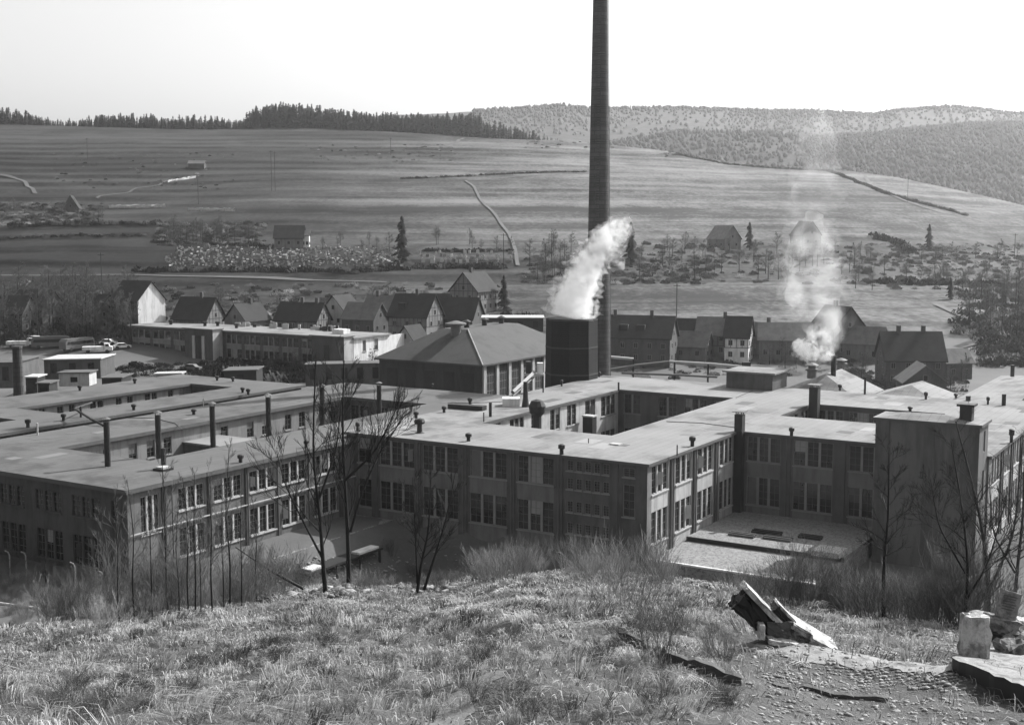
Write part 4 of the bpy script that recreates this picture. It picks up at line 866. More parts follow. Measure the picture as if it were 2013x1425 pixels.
flat_block(86, 190, 706, 252, 4.2, 9, M_brickL, M_sill, 'garage', 'low garage with white roof edge behind the parking yard', 'garage', .2)
flat_block(-10, 28, 712, 236, 5, 12, M_brick, M_roofL, 'store_shed', 'flat store shed cut by the left edge of the picture', 'shed', .1)
flat_block(50, 72, 740, 218, 3.4, 4, M_dark, M_sill, 'kiosk', 'small dark kiosk with white lid right of the stout chimney', 'kiosk')
flat_block(74, 96, 752, 212, 3.0, 4, M_dark, M_roofL, 'kiosk', 'low dark bunker just right of the small kiosk', 'bunker')
flat_block(115, 172, 732, 226, 2.6, 4, M_spand, M_roofL, 'wall_shed', 'long pale low shed in the yard behind the far left wing', 'shed', .15)
flat_block(200, 236, 742, 222, 3.4, 6, M_dark, M_fascia, 'coal_shed', 'dark coal shed left of the bus shelter', 'shed', .2)
flat_block(305, 352, 734, 226, 2.4, 2.5, M_spand, M_sill, 'gatehouse', 'pale framed gatehouse in front of the office block', 'gatehouse', .25)
flat_block(440, 500, 728, 236, 3.4, 6, M_dark, M_fascia, 'coal_shed', 'dark shed in front of the office block below the stair tower', 'shed', .3)
flat_block(948, 1068, 624, 292, 3.4, 8, M_dark, M_sill, 'pavilion', 'long dark pavilion with pale roof edge left of the steam', 'pavilion')
flat_block(600, 750, 716, 250, 4.5, 5, M_brick, M_fascia, 'boiler_store', 'dark low store between office block and machine hall', 'store', .2)
# parked vehicles: tiny and pale in the yard at left
def vehicle(px, py, kind, label, m, yaw):
    P = hit(px, py, dmin=230); a = R(yaw); ca, sa = cos(a), sin(a)
    t = empty('parked_' + kind, tuple(P), label, 'truck' if kind == 'truck' else kind, 'vehicles parked in the yard')
    L = lambda x, y, z: (P[0] + ca * x - sa * y, P[1] + sa * x + ca * y, P[2] + z)
    l, w, h = dict(truck=(7, 2.3, 2.6), bus=(9, 2.5, 2.9), car=(4.2, 1.7, 1.5))[kind]
    def prof(pts, name, m_, w_=w):
        mb = MB(); n = len(pts); mb.add([L(x, -w_ / 2, z) for x, z in pts] + [L(x, w_ / 2, z) for x, z in pts], [tuple(range(n)), tuple(range(2 * n - 1, n - 1, -1))] + [(i, (i + 1) % n, n + (i + 1) % n, n + i) for i in range(n)]); return mb.build(name, m_, t)
    if kind == 'car': prof([(-2.1, .4), (2.1, .4), (2.1, .85), (1.2, .95), (.6, 1.45), (-1.0, 1.5), (-1.8, .95), (-2.1, .9)], 'body', m); prof([(.95, 1.0), (.5, 1.38), (-.9, 1.42), (-1.5, 1.0)], 'glass', M_glass, w + .02)
    elif kind == 'bus': prof([(-l / 2, .45), (l / 2, .45), (l / 2, 1.8), (l / 2 - .3, h - .2), (l / 2 - .9, h), (-l / 2 + .7, h), (-l / 2, h - .6)], 'body', m); prof([(-l / 2 + .4, 1.5), (l / 2 - .4, 1.5), (l / 2 - .5, 2.25), (-l / 2 + .6, 2.25)], 'glass', M_glass, w + .02)
    else: prof([(1.6, .6), (3.5, .6), (3.5, 1.5), (2.9, 1.6), (2.7, 2.3), (1.6, 2.3)], 'cab', m); prof([(-3.5, .8), (1.4, .8), (1.4, 1.6), (-3.5, 1.6)], 'cargo_bed', m); prof([(2.72, 1.62), (2.6, 2.2), (1.9, 2.2), (1.9, 1.62)], 'glass', M_glass, w + .02)
    for x in (-l * .32, l * .32):
        for s in (-1, 1):
            mb = MB(); c_ = np.array(L(x, s * (w / 2 - .1), .42)); ax = np.array([-sa, ca, 0]) * .13; mb.tube([c_ - ax, c_ + ax], .42, 10); mb.build('wheel', M_dark, t)
vehicle(43, 683, 'truck', 'pale truck at the left end of the yard', M_white, 10); vehicle(100, 684, 'bus', 'dark bus with bright round front in the yard', M_metal, 20)
vehicle(152, 688, 'bus', 'bus with shining roof next to the garage', M_metal, 60); vehicle(192, 694, 'truck', 'white truck right of the garage', M_white, 15)
vehicle(213, 679, 'car', 'small white car farthest back in the yard', M_white, 0); vehicle(240, 686, 'car', 'white car beside the end of the office block', M_white, 30); vehicle(70, 672, 'car', 'light car behind the dark bus', M_white, -10)
vehicle(378, 729, 'car', 'rounded grey car before the office entrance', M_metal, -10)

# ================================================================= vegetation
class TM:   # fast collector of tapered 3- or 4-sided limbs
    def __init__(s): s.V = []; s.F = []; s.n = 0
    def limb(s, pts, r0, r1, n=4):
        pts = np.asarray(pts, float); k = len(pts); rad = np.linspace(r0, r1, k)
        d = np.gradient(pts, axis=0); d /= np.linalg.norm(d, axis=1)[:, None] + 1e-9
        ref = np.where(np.abs(d[:, 2:3]) < .9, [[0, 0, 1.]], [[1., 0, 0]]); x = np.cross(d, ref); x /= np.linalg.norm(x, axis=1)[:, None] + 1e-9; y = np.cross(d, x)
        an = 2 * pi * np.arange(n) / n
        V = pts[:, None] + rad[:, None, None] * (np.cos(an)[None, :, None] * x[:, None] + np.sin(an)[None, :, None] * y[:, None])
        i = np.arange(k - 1)[:, None] * n; j = np.arange(n)[None]; j2 = (j + 1) % n
        F = np.stack([i + j, i + j2, i + n + j2, i + n + j], -1).reshape(-1, 4) + s.n
        s.V.append(V.reshape(-1, 3)); s.F.append(F); s.n += k * n
    def mesh(s, name, m): return np_mesh(name, np.concatenate(s.V), np.concatenate(s.F), m, link=False)
def grow(tm, tw, p, d, L, r, lev, rg, spread=.6, up=.25, kids=5, droop=0, seg=5, twr=.011):
    pts = [np.array(p, float)]; d = np.array(d, float); d /= np.linalg.norm(d)
    for i in range(seg):
        d = d + rg.normal(0, .10, 3) + np.array([0, 0, up * .12]); d /= np.linalg.norm(d); pts.append(pts[-1] + d * L / seg)
    (tm if lev <= 0 or r > .03 else tw).limb(pts, r, r * .38 if lev > 0 else r * .3, 6 if r > .05 else (4 if r > .02 else 3))
    if lev <= 0: return
    for k in range(kids):
        f = .25 + .75 * (k + rg.random()) / kids; i = min(int(f * seg), seg - 1); q = pts[i] + (pts[i + 1] - pts[i]) * (f * seg - i)
        ax = rg.normal(0, 1, 3); ax -= ax @ d * d; ax /= np.linalg.norm(ax) + 1e-9
        nd = d + ax * spread * (.7 + .6 * rg.random()) + np.array([0, 0, up]); rr = max(twr, r * (1 - .62 * f) * .5)
        grow(tw if rr < .03 else tm, tw, q, nd, L * (.72 - .35 * f) * (.8 + .4 * rg.random()), rr, lev - 1, rg, spread, up, kids, droop, max(3, seg - 1), twr)
def mk(name, me, parent=None, loc=None):
    o = bpy.data.objects.new(name, me); S.collection.objects.link(o)
    if parent is not None: o.parent = parent
    if loc is not None: o.location = loc
    return o
def bare_tree_meshes(seed, H, stems, kids=5, lev=3, spread=.6, r=.11, up=.25, mT=None, mC=None, twr=.011, bl=.22):
    rg = np.random.default_rng(seed); tm, tw = TM(), TM()
    for (pts, r0) in stems:
        P = np.array(pts, float) * H; 
        ks = np.linspace(0, 1, len(P)); kk = np.linspace(0, 1, 14); Q = np.stack([np.interp(kk, ks, P[:, i]) for i in range(3)], 1)
        for _ in range(2): Q[1:-1] = (Q[:-2] + 2 * Q[1:-1] + Q[2:]) / 4
        tm.limb(Q, r0 * r, r0 * r * .25, 7)
        n = int(10 * r0 + 7)
        for k in range(n):
            f = .33 + .67 * (k + rg.random()) / n; i = min(int(f * 13), 12); q = Q[i] + (Q[i + 1] - Q[i]) * (f * 13 - i); d = Q[i + 1] - Q[i]; d /= np.linalg.norm(d)
            ax = rg.normal(0, 1, 3); ax[2] *= .3; ax /= np.linalg.norm(ax)
            grow(tw, tw, q, d * .8 + ax * spread * 1.1, H * bl * (1.15 - .75 * f) * (.7 + .6 * rg.random()), r0 * r * (1 - .75 * f) * .45, lev - 1, rg, spread, up, kids, twr=twr)
    return tm.mesh('trunk', mT or M_bark), tw.mesh('crown', mC or M_bark)
def tree_thing(name, meshes, loc, label, cat='tree', group=None, rz=0, sc=1):
    t = empty(name, loc, label, cat, group); t.rotation_euler = (0, 0, rz); t.scale = (sc, sc, sc)
    mk('trunk', meshes[0], t); mk('crown', meshes[1], t); return t

# near trees standing on the crest; stems drawn as unit-height polylines
B = hit(641, 1168); tree_thing('bare_tree', bare_tree_meshes(11, 7.7, [([(0, 0, -.03), (-.01, 0, .12), (-.02, .0, .35), (-.05, 0, .6), (-.03, .02, 1.0)], 1.0), ([(-.015, 0, .16), (-.10, .02, .32), (-.17, 0, .48), (-.2, 0, .62)], .5), ([(-.02, 0, .42), (.05, .03, .62), (.08, 0, .85)], .5)], r=.088, twr=.008, spread=.45), B, 'tall bare forked tree on the crest, left of the straight one')
B = hit(686, 1155); tree_thing('bare_tree', bare_tree_meshes(12, 8.1, [([(0, 0, -.03), (.0, 0, .2), (-.01, .0, .45), (-.02, 0, .7), (-.01, .02, 1.0)], 1.0), ([(.01, 0, .25), (.07, .0, .45), (.15, 0, .62), (.25, 0, .76)], .55), ([(-.01, 0, .48), (.12, .02, .6), (.22, 0, .8)], .6)], r=.092, twr=.008, spread=.45), B, 'tall bare straight tree on the crest before the corner of the main block')
B = hit(818, 1172); tree_thing('bare_tree', bare_tree_meshes(13, 4.6, [([(0, 0, -.03), (.04, 0, .25), (.10, .0, .5), (.12, 0, 1.0)], .8), ([(.01, 0, .1), (.0, .0, .45), (-.02, 0, .9)], .5), ([(.06, 0, .05), (.14, 0, .3), (.22, 0, .55), (.3, 0, .95)], .7)], r=.08, twr=.008), B, 'leaning bush-like bare tree with several thin stems in front of the dark facade')
B = hit(1737, 1213); tree_thing('bare_tree', bare_tree_meshes(14, 4.2, [([(0, 0, -.03), (-.01, 0, .3), (.01, .0, .6), (0, 0, 1.0)], 1.0)], r=.055, twr=.007, spread=.8), B, 'slim bare sapling standing before the windowless stair tower')
for i, (px, py, H, lb, st) in enumerate(((1893, 1235, 4.2, 'bare dark tree with crossing limbs left of the stone post', [([(0, 0, -.03), (.02, 0, .3), (-.02, .0, .6), (-.1, 0, 1.0)], 1.0), ([(.01, 0, .15), (.12, .0, .35), (.2, 0, .7)], .7), ([(0, 0, .3), (-.15, .0, .55), (-.2, 0, .8)], .6)]),
      (1945, 1232, 4.6, 'bare dark tree with a heavy slanting stem behind the stone post', [([(0, 0, -.03), (-.02, 0, .3), (-.08, .0, .6), (-.2, 0, 1.0)], 1.3), ([(0, 0, .2), (.1, .0, .45), (.12, 0, .9)], .8)]),
      (1990, 1240, 4.4, 'bare dark tree beside the leaning inscribed slab', [([(0, 0, -.03), (.01, 0, .3), (.03, .0, .6), (.02, 0, 1.0)], 1.1), ([(0, 0, .3), (-.12, .0, .5), (-.15, 0, .8)], .6)]),
      (2035, 1250, 4.4, 'bare dark tree cut by the right edge of the picture', [([(0, 0, -.03), (.0, 0, .3), (-.03, .0, .6), (-.05, 0, 1.0)], 1.2)]))):
    B = hit(px, py); tree_thing('bare_tree', bare_tree_meshes(20 + i, H * B[1] / 27, st, r=.045 * B[1] / 27, twr=.006, spread=.7), B, lb)
B = hit(645, 1168); 
tm = TM(); rg = np.random.default_rng(3)
P0_ = hit(600, 1165); pts = [P0_ + np.array([0, 0, .1]), P0_ + np.array([-1.2, .2, .7]), P0_ + np.array([-2.4, .3, 1.5])]
tm.limb(pts, .06, .02, 5); tag(mk('fallen_branch', tm.mesh('fallen_branch', M_bark)), 'fallen bare bough lying on the slope left of the forked tree', 'branch')

# thin saplings at left and twiggy shrubs: a few kinds, many copies
def shrub_mesh(seed, H, n, spread, m, r=.012, lev=2, kids=5, twr=.005, lean=.5):
    rg = np.random.default_rng(seed); tw = TM()
    for k in range(n):
        a = rg.random() * 2 * pi; q = np.array([cos(a), sin(a), 0]) * spread * .35 * rg.random()
        d = np.array([cos(a) * lean * rg.random(), sin(a) * lean * rg.random(), 1])
        grow(tw, tw, q, d, H * (.6 + .4 * rg.random()), r, lev, rg, .55, .25, kids, twr=twr)
    return tw.mesh('shrub', m)
SAP = [bare_tree_meshes(40 + k, 4.2, [([(0, 0, -.05), (.01, 0, .3), (-.015 + .02 * (k % 2), .0, .6), (.02, 0, 1.0)], 1.0)], r=.032, kids=4, lev=3, spread=.5, twr=.005, mC=M_twig, mT=M_bark) for k in range(3)]
saps = [(265, 1222, 1.0), (330, 1208, 1.1), (352, 1214, .8), (372, 1214, 1.0), (384, 1210, 1.0), (418, 1204, 1.0), (452, 1196, 1.15), (475, 1192, .8), (235, 1225, .9), (300, 1216, .9), (395, 1215, .7), (440, 1200, .8), (505, 1188, .75), (205, 1226, .8)]
ORD = 'first second third fourth fifth sixth seventh eighth ninth tenth eleventh twelfth thirteenth fourteenth'.split()
for i, (px, py, s) in enumerate(saps):
    B = hit(px, py); s *= B[1] / 36
    tree_thing('sapling', SAP[i % 3], B, 'thin bare sapling in the left thicket, %s from the left' % ORD[sorted(q[0] for q in saps).index(px)], 'sapling', 'saplings in the thicket at left', random.random() * 6, s)
SHM = [shrub_mesh(60, 2.2, 26, 2.0, M_twig), shrub_mesh(61, 1.8, 24, 2.4, M_twigL), shrub_mesh(62, 1.6, 30, 2.0, M_bush), shrub_mesh(63, 1.3, 26, 1.6, M_twigL, lean=.9)]
def shrub(px, py, k, s, label, group, dy=0.0, dmin=4):
    B = hit(px, py, dmin=dmin); B[1] += dy; B[2] = gz(B[0], B[1]) - .05
    o = mk('shrub', SHM[k]); place(o, B, random.random() * 6, s); return tag(o, label, 'shrub', group)
r1_ = random.Random(5)
def merged(name, items, mats, label, cat):
    Vs, Fs, Ms, k = [], [], [], 0
    for me, (x, y, z), rz, s, mi in items:
        co = np.empty(len(me.vertices) * 3); me.vertices.foreach_get('co', co); co = co.reshape(-1, 3); sc = np.array(s if hasattr(s, '__len__') else (s, s, s)); co = co * sc
        c, q = cos(rz), sin(rz); co = np.stack([co[:, 0] * c - co[:, 1] * q + x, co[:, 0] * q + co[:, 1] * c + y, co[:, 2] + z], 1)
        fv = np.empty(len(me.loops), int); me.loops.foreach_get('vertex_index', fv); f = fv.reshape(len(me.polygons), -1) + k; Vs.append(co); Fs.append(f); Ms.append(np.full(len(f), mi)); k += len(co)
    return tag(np_mesh(name, np.concatenate(Vs), np.concatenate(Fs), mats, np.concatenate(Ms)), label, cat, kind='stuff')
BM = [M_twig, M_twigL, M_bush]
def brush(n, x0, x1, dy, ks, smin, smax, back, label):
    it = []
    for i in range(n):
        px = r1_.uniform(x0, x1); B = hit(px, np.interp(px, PXT, YCT) + r1_.uniform(*dy)); x, y = B[0], B[1] + r1_.uniform(*back)
        k = r1_.choice(ks); it.append((SHM[k], (x, y, gz(x, y) - .05), r1_.random() * 6, r1_.uniform(smin, smax), (0, 1, 2, 1)[k]))
    merged('brush', it, BM, label, 'brush')
brush(30, 900, 1330, (-2, 14), [0, 1, 1, 3, 3], .25, .62, (-.5, 2.5), 'tangled bare brush on the crest below the dark front of the main block')
brush(46, 1480, 1890, (0, 6), [0, 2, 2, 1, 0], .35, .8, (0, 5), 'brown tangled brush below the terrace and the stair tower')
brush(14, 1870, 2040, (0, 5), [0, 2], .45, .85, (0, 3), 'brown brush among the dark trees at the right edge')
brush(70, -10, 540, (0, 6), [0, 1, 1, 3], .40, 1.0, (0, 7), 'brown brush at the foot of the saplings before the left wing')
brush(22, 520, 900, (0, 5), [1, 3, 2], .2, .4, (0, 3), 'low brush between the tall bare trees on the crest')
for px, py, k, s, lb in ((1232, 1200, 1, .72, 'spiky dry shrub standing clear of the others on the pale grass'), (1300, 1300, 0, .42, 'small dark twiggy bush by the end of the broken kerb'), (1418, 1296, 3, .35, 'tiny shrub beside the pale path slab'), (960, 1150, 3, .9, 'bleached arching shrub on the grassy mound'), (200, 1250, 3, .6, 'small arching shrub left of the grassy bank')):
    shrub(px, py, k, s, lb, None)
# brush far below on the slope down to the works
it = []
for i in range(190):
    u, w = r1_.uniform(-45, -3), r1_.uniform(-32, 30); x, y, _ = T(u, w, 0); k = r1_.choice([0, 2, 2]); it.append((SHM[k], (x, y, gz(x, y) - .1), r1_.random() * 6, r1_.uniform(.5, 1.3) * (1 if w > 3 else .35), (0, 1, 2, 1)[k]))
merged('brush', it, BM, 'dim brush on the slope running down to the main block', 'brush'); it = []
for i in range(40):
    u, w = r1_.uniform(-44, -36.5), r1_.uniform(34, 66); x, y, _ = T(u, w, 0); k = r1_.choice([0, 2, 3]); it.append((SHM[k], (x, y, gz(x, y) - .1), r1_.random() * 6, r1_.uniform(.5, 1.0), (0, 1, 2, 1)[k]))
for i in range(150):
    P = hit(r1_.uniform(-20, 330), r1_.uniform(1135, 1222)); k = r1_.choice([1, 3, 2]); it.append((SHM[k], (P[0], P[1], P[2] - .05), r1_.random() * 6, r1_.uniform(.25, .55), (0, 1, 2, 1)[k]))
merged('brush', it, BM, 'low brush behind the bent fence posts before the left wing', 'brush')
for i, (px, py, s) in enumerate(((440, 862, 1.6), (470, 866, 1.3), (505, 866, 1.4))):
    P = atz(px, py, 4.0); o = mk('shrub', SHM[2]); place(o, (P[0], P[1], 1.0), i, s * 1.9); tag(o, ['left', 'middle', 'right'][i] + ' one of three tall shrubs growing in the courtyard of the left wing', 'shrub')

# fence with bent concrete posts, kerb at left
FP = [(20, 1126), (52, 1128), (90, 1134), (148, 1150), (203, 1168), (262, 1180)]
for i, (px, py) in enumerate(FP):
    P = atz(px, py, .2); z = gz(P[0], P[1]); mb = MB(); h = 2.4
    mb.tube([(P[0], P[1], z - .2), (P[0], P[1], z + h), (P[0] - .12, P[1], z + h + .3), (P[0] - .45, P[1], z + h + .45)], .07, 6)
    tag(mb.build('fence_post', M_conc if i in (0, 1, 3, 4) else M_dark), 'bent-topped concrete fence post before the left wing', 'fence post', 'fence posts before the left wing')
B = [hit(*p) for p in ((-30, 1184), (60, 1195), (130, 1208), (196, 1219))]
mb = MB(); mb.tube([b + np.array([0, 0, .05]) for b in B], .16, 6); tag(mb.build('kerb', M_pale), 'long pale kerb running in from the left edge below the fence', 'kerb')
B = hit(105, 1150); t_ = tree_thing('shrub', (shrub_mesh(70, 1.6, 8, .8, M_bark, r=.03), shrub_mesh(71, 2.4, 20, 1.2, M_twigL)), (B[0], 100, gz(B[0] * 100 / B[1], 100)), 'pale bush between the fence posts', 'shrub')
t_.location = (B[0] * 104 / B[1], 104, gz(B[0] * 104 / B[1], 104)); 

# ---- grass: countless blades
def blades(n, seed):
    g = np.random.default_rng(seed)
    def bare(x, y):
        t = x / y; rm = np.zeros(len(x), bool); k_ = g.random(len(x))
        def seg(a, b, w):
            a, b = a[:2], b[:2]; ab = b - a; q = np.stack([x, y], 1) - a; k = np.clip((q @ ab) / (ab @ ab), 0, 1); return np.linalg.norm(q - k[:, None] * ab, axis=1) < w
        for pl, w, pr in (([(860, 1440), (905, 1375), (960, 1335), (1040, 1300), (1120, 1272), (1215, 1252), (1340, 1256), (1480, 1274)], .26, .5), ([(1480, 1276), (1600, 1290), (1700, 1298), (1790, 1306), (1878, 1318)], .38, .10)):
            H_ = [hit(*p) for p in pl]
            for a, b in zip(H_[:-1], H_[1:]): rm |= seg(a, b, w) & (k_ > pr)
        r = CX + FPX * .985 * t; yy = CY + FPX * np.tan(np.arctan((CZ - ground(x, y)) / y) - PITCH)
        rm |= (r > 1480) & (r < 2060) & (yy > 1315) & (k_ > .15)
        rm |= (r > 1400) & (r <= 1480) & (yy > 1330) & (k_ > .4)
        rm |= (r > 1860) & (yy > 1190) & (k_ > .25)
        rm |= (r > 1440) & (r < 1660) & (yy > 1250) & (yy < 1310) & (k_ > .4)
        return rm
    def area(m, p=.72):
        t = g.uniform(-.46, .46, m); d = 9 + (53 - 9) * g.random(m) ** p; return t * d, d
    nc = 9500; cx_, cy_ = area(nc, .62); cr = g.uniform(.05, .20, nc) * np.clip(cy_ / 18, .8, 1.8); chh = g.uniform(.05, .22, nc) * np.clip(.85 + .5 * wob(cx_, cy_, .45, 4) + .25 * wob(cx_, cy_, 1.4, 1), .25, 1.7); ccol = wob(cx_, cy_, .8, 7.0) * .7 + wob(cx_, cy_, .3, 2.0) * .4 + g.normal(0, .55, nc) - .1; cdir = wob(cx_, cy_, .35, 3.0) * 2.2 + 1.0 + g.normal(0, .7, nc); cl_ = g.uniform(.9, 2.4, nc)
    m1 = int(n * .62); ci = g.integers(0, nc, m1); a = g.uniform(0, 2 * pi, m1); rr = cr[ci] * np.sqrt(g.random(m1))
    x1, y1 = cx_[ci] + np.cos(a) * rr, cy_[ci] + np.sin(a) * rr
    vx = np.cos(a) * .7 + np.cos(cdir[ci]) * cl_[ci]; vy = np.sin(a) * .7 + np.sin(cdir[ci]) * cl_[ci]; h1 = chh[ci] * g.uniform(.55, 1.15, m1); c1 = ccol[ci]
    m2 = n - m1; x2, y2 = area(m2); a = g.uniform(0, 2 * pi, m2); vx2, vy2 = np.cos(a) * 1.8, np.sin(a) * 1.8; h2 = g.uniform(.04, .12, m2); c2 = wob(x2, y2, 1.1, 2.0) * .6 + g.normal(0, .7, m2)
    x, y, vx, vy, h, c = [np.concatenate(q) for q in ((x1, x2), (y1, y2), (vx, vx2), (vy, vy2), (h1, h2), (c1, c2))]
    t = x / y; px = CX + FPX * .985 * t; dc = np.interp(px, PXT, DCT); k = (y < dc + 2.5) & (y > 8) & ~bare(x, y)
    k &= ~((wob(x, y, 1.7, .3) + wob(x, y, 4.3, 2.3) * .8 < -.75) & (g.random(len(x)) > .12))
    x, y, vx, vy, h, c = [q[k] for q in (x, y, vx, vy, h, c)]; n = len(x); z = ground(x, y)
    sc = np.clip(y / 20, .7, 2.0); w = .013 * sc * g.uniform(.6, 1.4, n); ln = g.uniform(.5, 1.3, n); vx, vy = vx * ln, vy * ln
    b = np.arctan2(vy, vx) + g.normal(0, .9, n); sx, sy = -np.sin(b) * w / 2, np.cos(b) * w / 2; dx, dy = vx * h, vy * h
    V = np.empty((n, 5, 3)); V[:, 0] = np.stack([x - sx, y - sy, z - .02], 1); V[:, 1] = np.stack([x + sx, y + sy, z - .02], 1)
    mz = z + h * .75; V[:, 2] = np.stack([x + dx * .35 + sx, y + dy * .35 + sy, mz], 1); V[:, 3] = np.stack([x + dx * .35 - sx, y + dy * .35 - sy, mz], 1)
    V[:, 4] = np.stack([x + dx, y + dy, z + h * np.clip(1.1 - .30 * np.hypot(vx, vy), .18, 1.1)], 1)
    i = np.arange(n)[:, None] * 5; F = np.concatenate([i + np.array([[0, 1, 2]]), i + np.array([[0, 2, 3]]), i + np.array([[3, 2, 4]])])
    mi = np.where(c > .35, 1, np.where(c < -.7, 2, 0)); return V.reshape(-1, 3), F, np.tile(mi, 3)
V, F, mi = blades(300000, 1)
tag(np_mesh('grass', V, F, [M_g1, M_g2, M_g3], mi), 'dry bleached grass covering the hillside in the foreground', 'grass', kind='stuff')
it = []; q_ = random.Random(12)
for i in range(150):
    px = q_.uniform(0, 1900); py = q_.uniform(np.interp(px, PXT, YCT) + 15, 1430); P = hit(px, py)
    if px > 1440 and py > 1240: continue
    it.append((SHM[q_.choice((0, 2))], tuple(P), q_.random() * 6, (lambda a: (a * 1.5, a * 1.5, a * .8))(q_.uniform(.05, .15)), q_.choice((0, 0, 1))))
merged('weeds', it, [mat('dark weeds', .035, .4, .5, 6.0, bump=0), M_bush], 'dark weed tufts giving the shade of hollows in the dry grass', 'weeds')  # near-black tufts added to read as dark hollows in the grass
# rubble and gravel
def stones(n, seed, region, smin, smax):
    g = np.random.default_rng(seed); V = []; F = []; k = 0
    base = np.array([(0, 0, 1), (.9, 0, .3), (.3, .85, .3), (-.7, .5, .3), (-.7, -.5, .3), (.3, -.85, .3), (.7, .5, -.4), (-.3, .85, -.4), (-.9, 0, -.4), (-.3, -.85, -.4), (.7, -.5, -.4), (0, 0, -.8)])
    tri = np.array([(0, 1, 2), (0, 2, 3), (0, 3, 4), (0, 4, 5), (0, 5, 1), (1, 6, 2), (2, 7, 3), (3, 8, 4), (4, 9, 5), (5, 10, 1), (2, 6, 7), (3, 7, 8), (4, 8, 9), (5, 9, 10), (1, 10, 6), (6, 11, 7), (7, 11, 8), (8, 11, 9), (9, 11, 10), (10, 11, 6)])
    for _ in range(n):
        x0, x1, y0, y1 = region[g.integers(len(region))]; P = hit(g.uniform(x0, x1), g.uniform(y0, y1)); s = smin + (smax - smin) * g.random() ** 3
        q = base * (1 + g.normal(0, .32, base.shape)) * s * np.array([1, g.uniform(.6, 1), g.uniform(.25, .6)]); a = g.random() * 6.28
        q = np.stack([q[:, 0] * cos(a) - q[:, 1] * sin(a), q[:, 0] * sin(a) + q[:, 1] * cos(a), q[:, 2]], 1); V.append(q + P + np.array([0, 0, s * .15])); F.append(tri + k); k += 12
    return np.concatenate(V), np.concatenate(F)
V, F = stones(3800, 2, [(1420, 2030, 1300, 1435), (1560, 1900, 1240, 1280), (1640, 1880, 1265, 1290), (1500, 1900, 1330, 1435), (1500, 1900, 1325, 1360), (1930, 2030, 1225, 1300), (1480, 1880, 1280, 1330)], .010, .055)
V2, F2 = stones(900, 5, [(590, 900, 1095, 1165), (520, 700, 1110, 1175)], .05, .32); F = np.concatenate([F, F2 + len(V)]); V = np.concatenate([V, V2])
tag(np_mesh('rubble', V, F, M_rubble), 'scattered stone rubble and gravel in the lower right', 'rubble', kind='stuff')

# broken kerbs, fallen slabs, post, inscribed slab in the foreground
def slabframe(px, py, yaw=0, pitch=0, roll=0, d=None):
    P = hit(px, py) if d is None else P2(px, py, d); from mathutils import Euler
    M = np.array(Euler((R(pitch), R(roll), R(yaw)), 'XYZ').to_matrix())
    return lambda x, y, z: tuple(P + M @ np.array([x, y, z])), P
def slab(name, px, py, dims, yaw, pitch, roll, m, label, cat, dz=0.0, jag=.02, dy=0, d=None):
    L, P = slabframe(px, py, yaw, pitch, roll, d); g = np.random.default_rng(int(px)); lx, ly, lz = dims; m = m if isinstance(m, list) else [m]
    bm = bmesh.new(); bmesh.ops.create_cube(bm, size=1); bmesh.ops.subdivide_edges(bm, edges=bm.edges[:], cuts=5, use_grid_fill=True)
    V = [np.array(L(v.co.x * lx + g.normal(0, jag * .5), v.co.y * ly + g.normal(0, jag * .5), v.co.z * lz + g.normal(0, jag * .4))) + np.array([0, dy, dz]) for v in bm.verts]
    bm.normal_update(); bm.verts.index_update(); F = [tuple(v.index for v in f.verts) for f in bm.faces]; mi = [int(len(m) > 1 and f.normal.z < .5) for f in bm.faces]; bm.free()
    mb = MB(); mb.add(V, F); mb.m = mi; return tag(mb.build(name, m), label, cat)
import bmesh
k = 22 / FPX
DR = float(hit(1545, 1262)[1]); q = DR / FPX
slab('stone_slab', 1500, 1189, (112 * q, .42, .085), 0, 0, 46, M_pale, 'large fallen slab tilted steeply with bright upper edge', 'slab', jag=.012, d=DR)
slab('stone_block', 1482, 1206, (92 * q, .34, 38 * q), 0, 0, 43, M_dark, 'shaded earthy underside of the steep slab, made as a black block', 'block', jag=.05, d=DR)  # black colour carries the slab's shaded side, with clinging soil
slab('stone_block', 1492, 1233, (12 * q, .5, 30 * q), 0, 0, 0, M_pale, 'small upright white block under the tilted slab', 'block', jag=.01, d=DR - .1)
slab('stone_block', 1526, 1232, (50 * q, .42, 38 * q), 3, 0, 0, M_concd, 'grey square block between the white block and the fallen slabs', 'block', jag=.02, d=DR)
slab('stone_slab', 1535, 1206, (44 * q, .3, 14 * q), 0, 0, 50, M_dark, 'short dark slab leaning on the larger one', 'slab', jag=.015, d=DR)
slab('stone_slab', 1543, 1200, (50 * q, .34, 5 * q), 0, 0, 46, M_pale, 'short pale slab lying on the short dark one', 'slab', jag=.01, d=DR + .02)
slab('stone_slab', 1595, 1244, (104 * q, .46, 13 * q), 0, 4, 31, M_pale, 'long pale slab sliding down to the right of the pile', 'slab', jag=.015, d=DR)
slab('stone_slab', 1618, 1262, (56 * q, .36, 9 * q), -4, 4, 27, M_pale, 'lowest thin slab propped on a little post', 'slab', jag=.01, d=DR - .25)
slab('stone_block', 1572, 1252, (50 * q, .3, 26 * q), 6, 0, 24, M_conc, 'rough grey block filling the gap beneath the long slab', 'block', jag=.03, d=DR - .05)
slab('stone_slab', 1536, 1258, (60 * q, .4, 10 * q), 0, 0, 9, M_pale, 'flat broken slab lying under the grey block', 'slab', jag=.02, d=DR - .2)
slab('stone_post', 1594, 1270, (5 * q, .05, 18 * q), 0, 0, 0, M_pale, 'little white post propping the lowest slab', 'post', jag=.004, d=DR - .35)
slab('gate_post', 1914, 1306, (.33, .30, .78), 4, 0, 1, M_pale, 'thick limewashed stone post by the path at right', 'post', dz=.34, jag=.035)
D2 = 19.3; q2 = D2 / FPX
